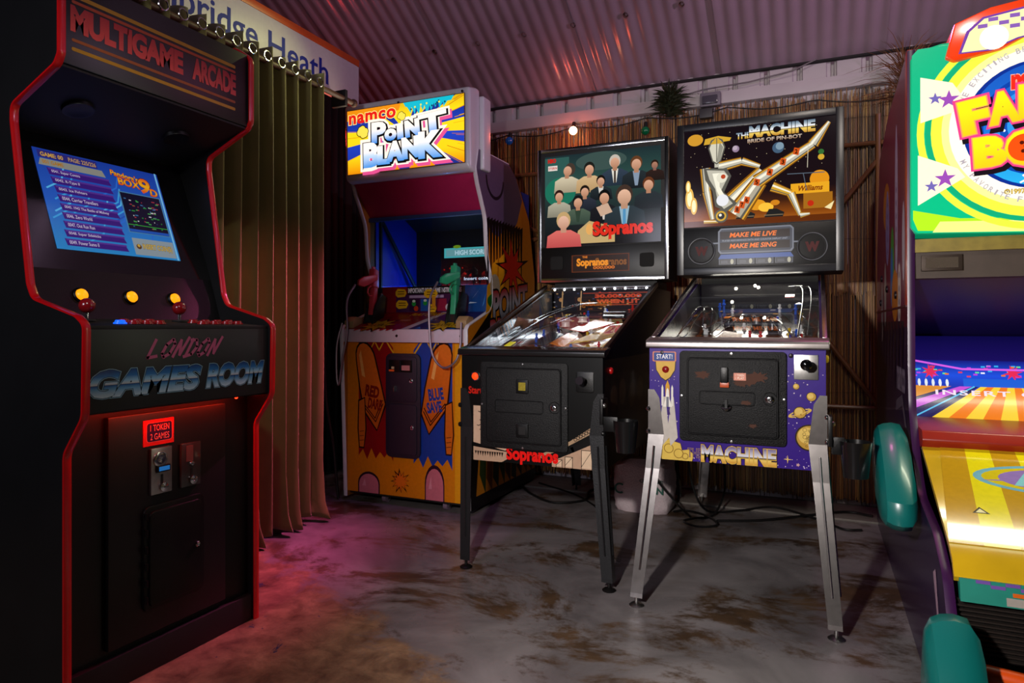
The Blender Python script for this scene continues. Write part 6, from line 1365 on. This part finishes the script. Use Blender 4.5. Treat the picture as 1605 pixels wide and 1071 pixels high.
for x in (.22, .78): a.ell(x, .30, .09, None, '#fffbe0', 20)
a.build('crest_print', MATS['sign_glow'], cr)
lamp('lane_fill', 'AREA', (0.63, 2.5, 1.10), 2.6, (1.0, 0.95, 0.7), 0.5, (0.63, 2.15, 0.4), size_y=0.05)  # added area light that brightens the lane, not a part of the machine
lamp('bowling_sign_spill', 'AREA', (0.66, 2.50, 1.62), 2.2, (0.75, 1.0, 0.7), 0.65, (0.5, 1.0, 1.2), size_y=0.5)
ob('header_panel', MB().prism([(2.60, 1.27), (2.61, 1.14), (2.72, 1.13), (2.72, 1.27)], 'X', BX0+.02, BX1-.02), mat('dusty_header', '#4c4038', 0.6, noise=0.4, nscale=12), bo)
ob('header_band', MB().box(BX0+.02, BX1-.02, 2.590, 2.602, 1.225, 1.268), mat('worn_yellow_band', '#8c7a30', 0.5, noise=0.5, nscale=25), bo)
for x0 in (0.318, 0.84):
    g_ = ob('speaker_grille', MB().box(x0, x0+.115, 2.592, 2.606, 1.163, 1.215), mat('grille_frame', '#3c3028', 0.5, metal=0.5), bo, bevel=0.002)
    ob('grille_mesh', MB().box(x0+.012, x0+.103, 2.589, 2.593, 1.172, 1.206), mat('grille_mesh', '#54483c', 0.6, bump=1, nscale=700), g_)
ob('upper_tint_panel', MB().prism([(2.64, 1.14), (2.66, 1.14), (2.97, 0.955), (2.97, 0.94)], 'X', BX0+.02, BX1-.02), mat('deep_violet_gloss', '#120c40', 0.35), bo)
# monitor
a = Art((0.320, 2.78, 0.60), (0.62, 0, 0), (0, 0.14, 0.275), 0.001)
a.rect(-.04, 0, 1.04, 1.25, None, [(0, '#180c50'), (.7, '#1c1060'), (1, '#0c0840')])
a.rect(0, .55, 1, .93, None, [(0, '#1828a0'), (.5, '#2050e0'), (1, '#181c80')])
for k in range(60): a.rect(*(lambda x, y: (x, y, x+.02, y+.02))(random.random()*.96, .70+random.random()*.16), random.choice(['#e03898', '#c840e0', '#38b0f0', '#f07828', '#60e0a0', '#e04060', '#f0f0ff']))
for x in (.10, .5, .88): a.star(x, .78, .05, .02, 8, '#e82c58', .2)
a.rect(.26, .60, .74, .70, '#2060d8'); a.line([(0, .93), (.26, .82), (.74, .82), (1, .93)], .012, '#e060e8')
for sx in (0, 1):
    f_ = (lambda x: x) if sx == 0 else (lambda x: 1-x)
    a.poly([(f_(0), .44), (f_(.20), .60), (f_(.0), .60)], '#e09030')
    a.poly([(f_(0), .30), (f_(.30), .60), (f_(.24), .60), (f_(0), .40)], '#c850d8'); a.poly([(f_(0), .12), (f_(.33), .60), (f_(.30), .60), (f_(0), .24)], '#1c1c60'); a.line([(f_(0), .20), (f_(.31), .60)], .008, '#58c0f0')
    for k in range(5): a.ell(f_(.04+k*.035), .64, .008, .05, '#e8f0f8', 8)
for i in range(10):
    u0, u1 = i/10, (i+1)/10; L_ = lambda u: (.06-.10+u*1.08, 0.0); T_ = lambda u: (.34+u*.32, .60)
    a.poly([L_(u0), L_(u1), T_(u1), T_(u0)], '#f07c18' if i % 2 else '#f8d038')
a.text('INSERT COIN', .12, .49, .80, .55, '#f0e0f0', .02, space=1.2)
a.build('screen', SCR2 if 'SCR2' in globals() else printmat('bowl_screen_glow', 0.15, 0.95, 0.1, 0.1), bo)
ob('monitor_back', MB().prism([(2.79, 0.58), (2.99, 0.95), (3.02, 0.95), (2.84, 0.58)], 'X', BX0+.02, BX1-.02), MATTE, bo)
ob('red_bumper', MB().prism(fillet([(2.44, 0.602), (2.42, 0.63), (2.44, 0.658), (2.80, 0.66), (2.80, 0.60), (2.44, 0.602)], .01), 'X', BX0+.02, BX1-.02), mat('dark_red_bumper', '#8c1c0c', 0.35), bo, bevel=0.003)
# lane
lpts = [(2.45, 0.612), (2.20, 0.525), (1.97, 0.445), (1.925, 0.420), (1.90, 0.385)]
mb = MB()
for p in lpts: mb.v += [(BX0+.02, p[0], p[1]), (BX1-.02, p[0], p[1])]
for p in reversed(lpts): mb.v += [(BX0+.02, p[0]+.008, p[1]-.012), (BX1-.02, p[0]+.008, p[1]-.012)]
n = len(mb.v)
for i in range(0, n, 2): mb.f.append((i, i+1, (i+3) % n, (i+2) % n))
mb.f += [tuple(range(0, n, 2)), tuple(range(n-1, 0, -2))]
lane = ob('lane', mb, mat('yellow_lane', '#c8a018', 0.2, coat=0.6, noise=0.3, nscale=8), bo, smooth=True)
a = Art((BX0+.02, 1.97, 0.445), (0.66, 0, 0), (0, 0.48, 0.167), 0.002)
for i in range(9):
    u0, u1 = i/9, (i+1)/9; q0, q1 = .5+(u0-.5)*1.0, .5+(u1-.5)*1.0; t0, t1 = .5+(u0-.5)*.85, .5+(u1-.5)*.85
    a.poly([(q0, 0), (q1, 0), (t1, 1), (t0, 1)], '#dccc10' if i % 2 else '#b88c14')
a.ell(.5, .66, .34, .16, '#70a8b8', 36); a.ell(.5, .66, .31, .135, '#c8b418', 36); a.ell(.5, .66, .25, .12, '#8c70b0', 36); a.star(.5, .66, .34, .05, 4, '#8c70b0', .2, 0, .6); a.text('FB', .33, .60, .67, .72, '#80c0c8', .08, .2)
for x in (.14, .32, .5, .68, .86):
    a.poly([(x-.03, .28), (x+.03, .28), (x, .34)], '#2c1c08'); a.poly([(x-.018, .288), (x+.018, .288), (x, .325)], '#e0d8a0')
for x in (.10, .26, .42, .58, .74, .9): a.ell(x, .10, .016, .02, '#2c1c08', 12); a.ell(x, .10, .011, .013, '#d8c890', 12)
a.build('lane_art', printmat('lane_print_glow', 0.15, 0.12, 0.8), lane)  # faint glow put into the print so the lane looks lit
ob('apron', MB().prism([(1.925, .385), (1.895, .385), (1.88, .335), (1.90, .335)], 'X', BX0+.03, BX1-.03), mat('teal_apron', '#1c7c6c', 0.35), bo)
a = Art((BX0+.03, 1.895, 0.385), (0.70, 0, 0), (0, -.015, -0.05), 0.001); a.U, a.V = Vector((.64, 0, 0)), Vector((0, .015, .05)); a.o = Vector((BX0+.03, 1.88, .335)); a.N = Vector((0, -.95, .3))
for k in range(20):
    for r_ in range(2):
        if (k+r_) % 2: a.rect(.05+k*.045, .7+r_*.15, .095+k*.045, .85+r_*.15, '#6c4c98')
a.rect(.16, .45, .95, .62, '#d06018'); a.rect(.14, .05, .97, .40, '#9c948c')
a.build('apron_print', PRINT, bo)
ob('striped_grille', MB().prism([(1.90, .335), (1.895, .20), (1.92, .20), (1.93, .335)], 'X', BX0+.02, BX1-.02), mat('dark_grey_front', '#15110f', 0.4), bo)
mb = MB()
for k in range(12): mb.box(BX0+.022, BX1-.022, 1.888, 1.897, .205+k*.0105, .209+k*.0105)
o = ob('grille_slats', mb, mat('slat_grey', '#26201d', 0.35), bo); o['kind'] = 'stuff'
ob('hopper_rim', MB().tube(spline([(BX0+.035, 1.85, .19), (BX0+.06, 1.81, .205), (0.5, 1.79, .20), (0.66, 1.785, .197), (0.80, 1.79, .20), (BX1-.06, 1.81, .205), (BX1-.035, 1.85, .19)]), 0.020, 10), mat('orange_rim', '#d84c08', 0.35), bo, smooth=True)
ob('hopper', MB().box(BX0+.03, BX1-.03, 1.81, 1.90, 0.02, 0.18), MATTE, bo)
# teal guards bolted on the side
TEAL = mat('teal_plastic', '#086460', 0.32, coat=0.2, noise=0.12, nscale=6)
def guard(pts, x0, x1, tip):
    """rounded plastic horn: outline in (y,z), swelling away from the side panel"""
    n = len(pts); cy = sum(p[0] for p in pts)/n; cz = sum(p[1] for p in pts)/n; mb = MB()
    for (x, s_) in ((x1, 1.0), (x0+(x1-x0)*.5, 1.0), (x0+(x1-x0)*.12, .95), (x0, .70)):
        for p in pts: mb.v.append((x, cy+(p[0]-cy)*s_, cz+(p[1]-cz)*s_))
    for i in range(3):
        for j in range(n): j2 = (j+1) % n; mb.f.append((i*n+j, i*n+j2, (i+1)*n+j2, (i+1)*n+j))
    mb.f += [tuple(range(n)), tuple(range(4*n-1, 3*n-1, -1))]
    o = ob('teal_guard', mb, TEAL, bo, smooth=True); md = o.modifiers.new('s', 'SUBSURF'); md.levels = 1; md.render_levels = 1; return o
guard([(2.52, 0.665), (2.60, 0.67), (2.68, 0.60), (2.66, 0.50), (2.45, 0.38), (2.27, 0.37), (2.20, 0.40), (2.20, 0.47), (2.30, 0.55)], 0.17, BX0, 0)
guard([(1.82, 0.335), (1.77, 0.345), (1.68, 0.27), (1.56, 0.16), (1.50, 0.05), (1.55, 0.02), (1.72, 0.02), (1.84, 0.04), (1.86, 0.20)], 0.215, 0.34, 0)

# ================================================================== things on the floor
sk = thing('woven_sack', 'dirty white woven sack with green print standing between the pinball machines', 'sack', (-0.84, 3.62, 0))
mb = MB(); NA, NZ = 28, 12
for j in range(NZ+1):
    z = 0.27*j/NZ
    for i in range(NA):
        a_ = 2*PI*i/NA; cx_, sx_ = math.cos(a_), math.sin(a_); k = abs(cx_)**.45*(1 if cx_ > 0 else -1); l = abs(sx_)**.45*(1 if sx_ > 0 else -1)
        bul = 1+0.07*math.sin(PI*j/NZ)+0.02*math.sin(9*a_+j*.9)+.015*math.sin(23*a_+j*2)
        if j == NZ: bul *= .80
        if j == 0: bul *= .93
        mb.v.append((-0.84+0.145*k*bul, 3.62+0.11*l*bul, z+0.012*math.sin(3*a_)*(j/NZ)))
for j in range(NZ):
    for i in range(NA): i2 = (i+1) % NA; mb.f.append((j*NA+i, j*NA+i2, (j+1)*NA+i2, (j+1)*NA+i))
mb.f += [tuple(range(NA)), tuple(NZ*NA+i for i in range(NA-1, -1, -1))]
ob('sack_body', mb, mat('woven_white_plastic', '#c4b4b8', 0.5, bump=0.8, nscale=120, noise=0.2), sk, smooth=True)
a = Art((-0.985, 3.495, 0.03), (0.29, 0, 0), (0, 0, 0.22), 0.0045)
a.ring(.14, .44, .10, .035, '#2c5c50', 24, .8, 5.4); a.text('GRADE', .50, .62, .92, .70, '#2c5c50', .02); a.text('MIN', .62, .38, .92, .54, '#2c5c50', .03)
a.build('sack_print', PRINTM, sk)
CBL = mat('black_cable', '#0c0b0b', 0.45)
def cable(pts, r, label, grp=None):
    o = ob('power_cable', MB().tube(spline(pts, 6), r, 7), CBL, smooth=True); tag(o, label, 'cable', grp)
cable([(-1.62, 3.74, .02), (-1.50, 3.62, .008), (-1.32, 3.50, .008), (-1.18, 3.62, .008), (-1.20, 3.80, .022), (-1.05, 3.90, .022), (-.98, 3.80, .022), (-.95, 3.62, .008)], .007, 'black cable looping on the floor beneath the black pinball machine')
cable([(-1.55, 3.85, .022), (-1.25, 3.70, .008), (-1.0, 3.40, .008), (-0.99, 3.36, .008)], .005, 'thin black cable running straight towards the sack')
cable([(-0.66, 3.80, .50), (-0.64, 3.76, .30), (-0.60, 3.70, .12), (-.52, 3.66, .012), (-.36, 3.74, .012), (-.2, 3.84, .022), (.02, 3.72, .010), (.12, 3.6, .010), (.20, 3.62, .01)], .006, 'black cable dropping behind the sack and trailing right across the floor')
cable([(-0.50, 3.75, .50), (-0.46, 3.78, .30), (-0.44, 3.72, .12), (-.48, 3.60, .012), (-.56, 3.50, .010), (-.60, 3.42, .010), (-.52, 3.36, .010), (-.44, 3.42, .012), (-.50, 3.52, .022), (-.62, 3.62, .012), (-.68, 3.58, .010)], .006, 'tangled black cable coiled on the floor right of the sack')
cable([(-0.45, 3.50, .010), (-.25, 3.60, .010), (0.0, 3.78, .022), (.15, 3.90, .022), (.26, 3.86, .022)], .006, 'black cable lying flat under the purple pinball machine')
cable([(-0.72, 3.50, .52), (-0.70, 3.45, .35), (-.76, 3.42, .25), (-.64, 3.42, .10), (-.58, 3.50, .012)], .005, 'thin black cord hanging over the front of the sack')
cable([(-2.46, 3.0, 1.0), (-2.47, 2.98, .8), (-2.45, 2.96, .6), (-2.44, 2.98, .45), (-2.46, 3.04, .3), (-2.46, 3.08, .01)], .008, 'black cable hanging down the left side of the light-gun cabinet')
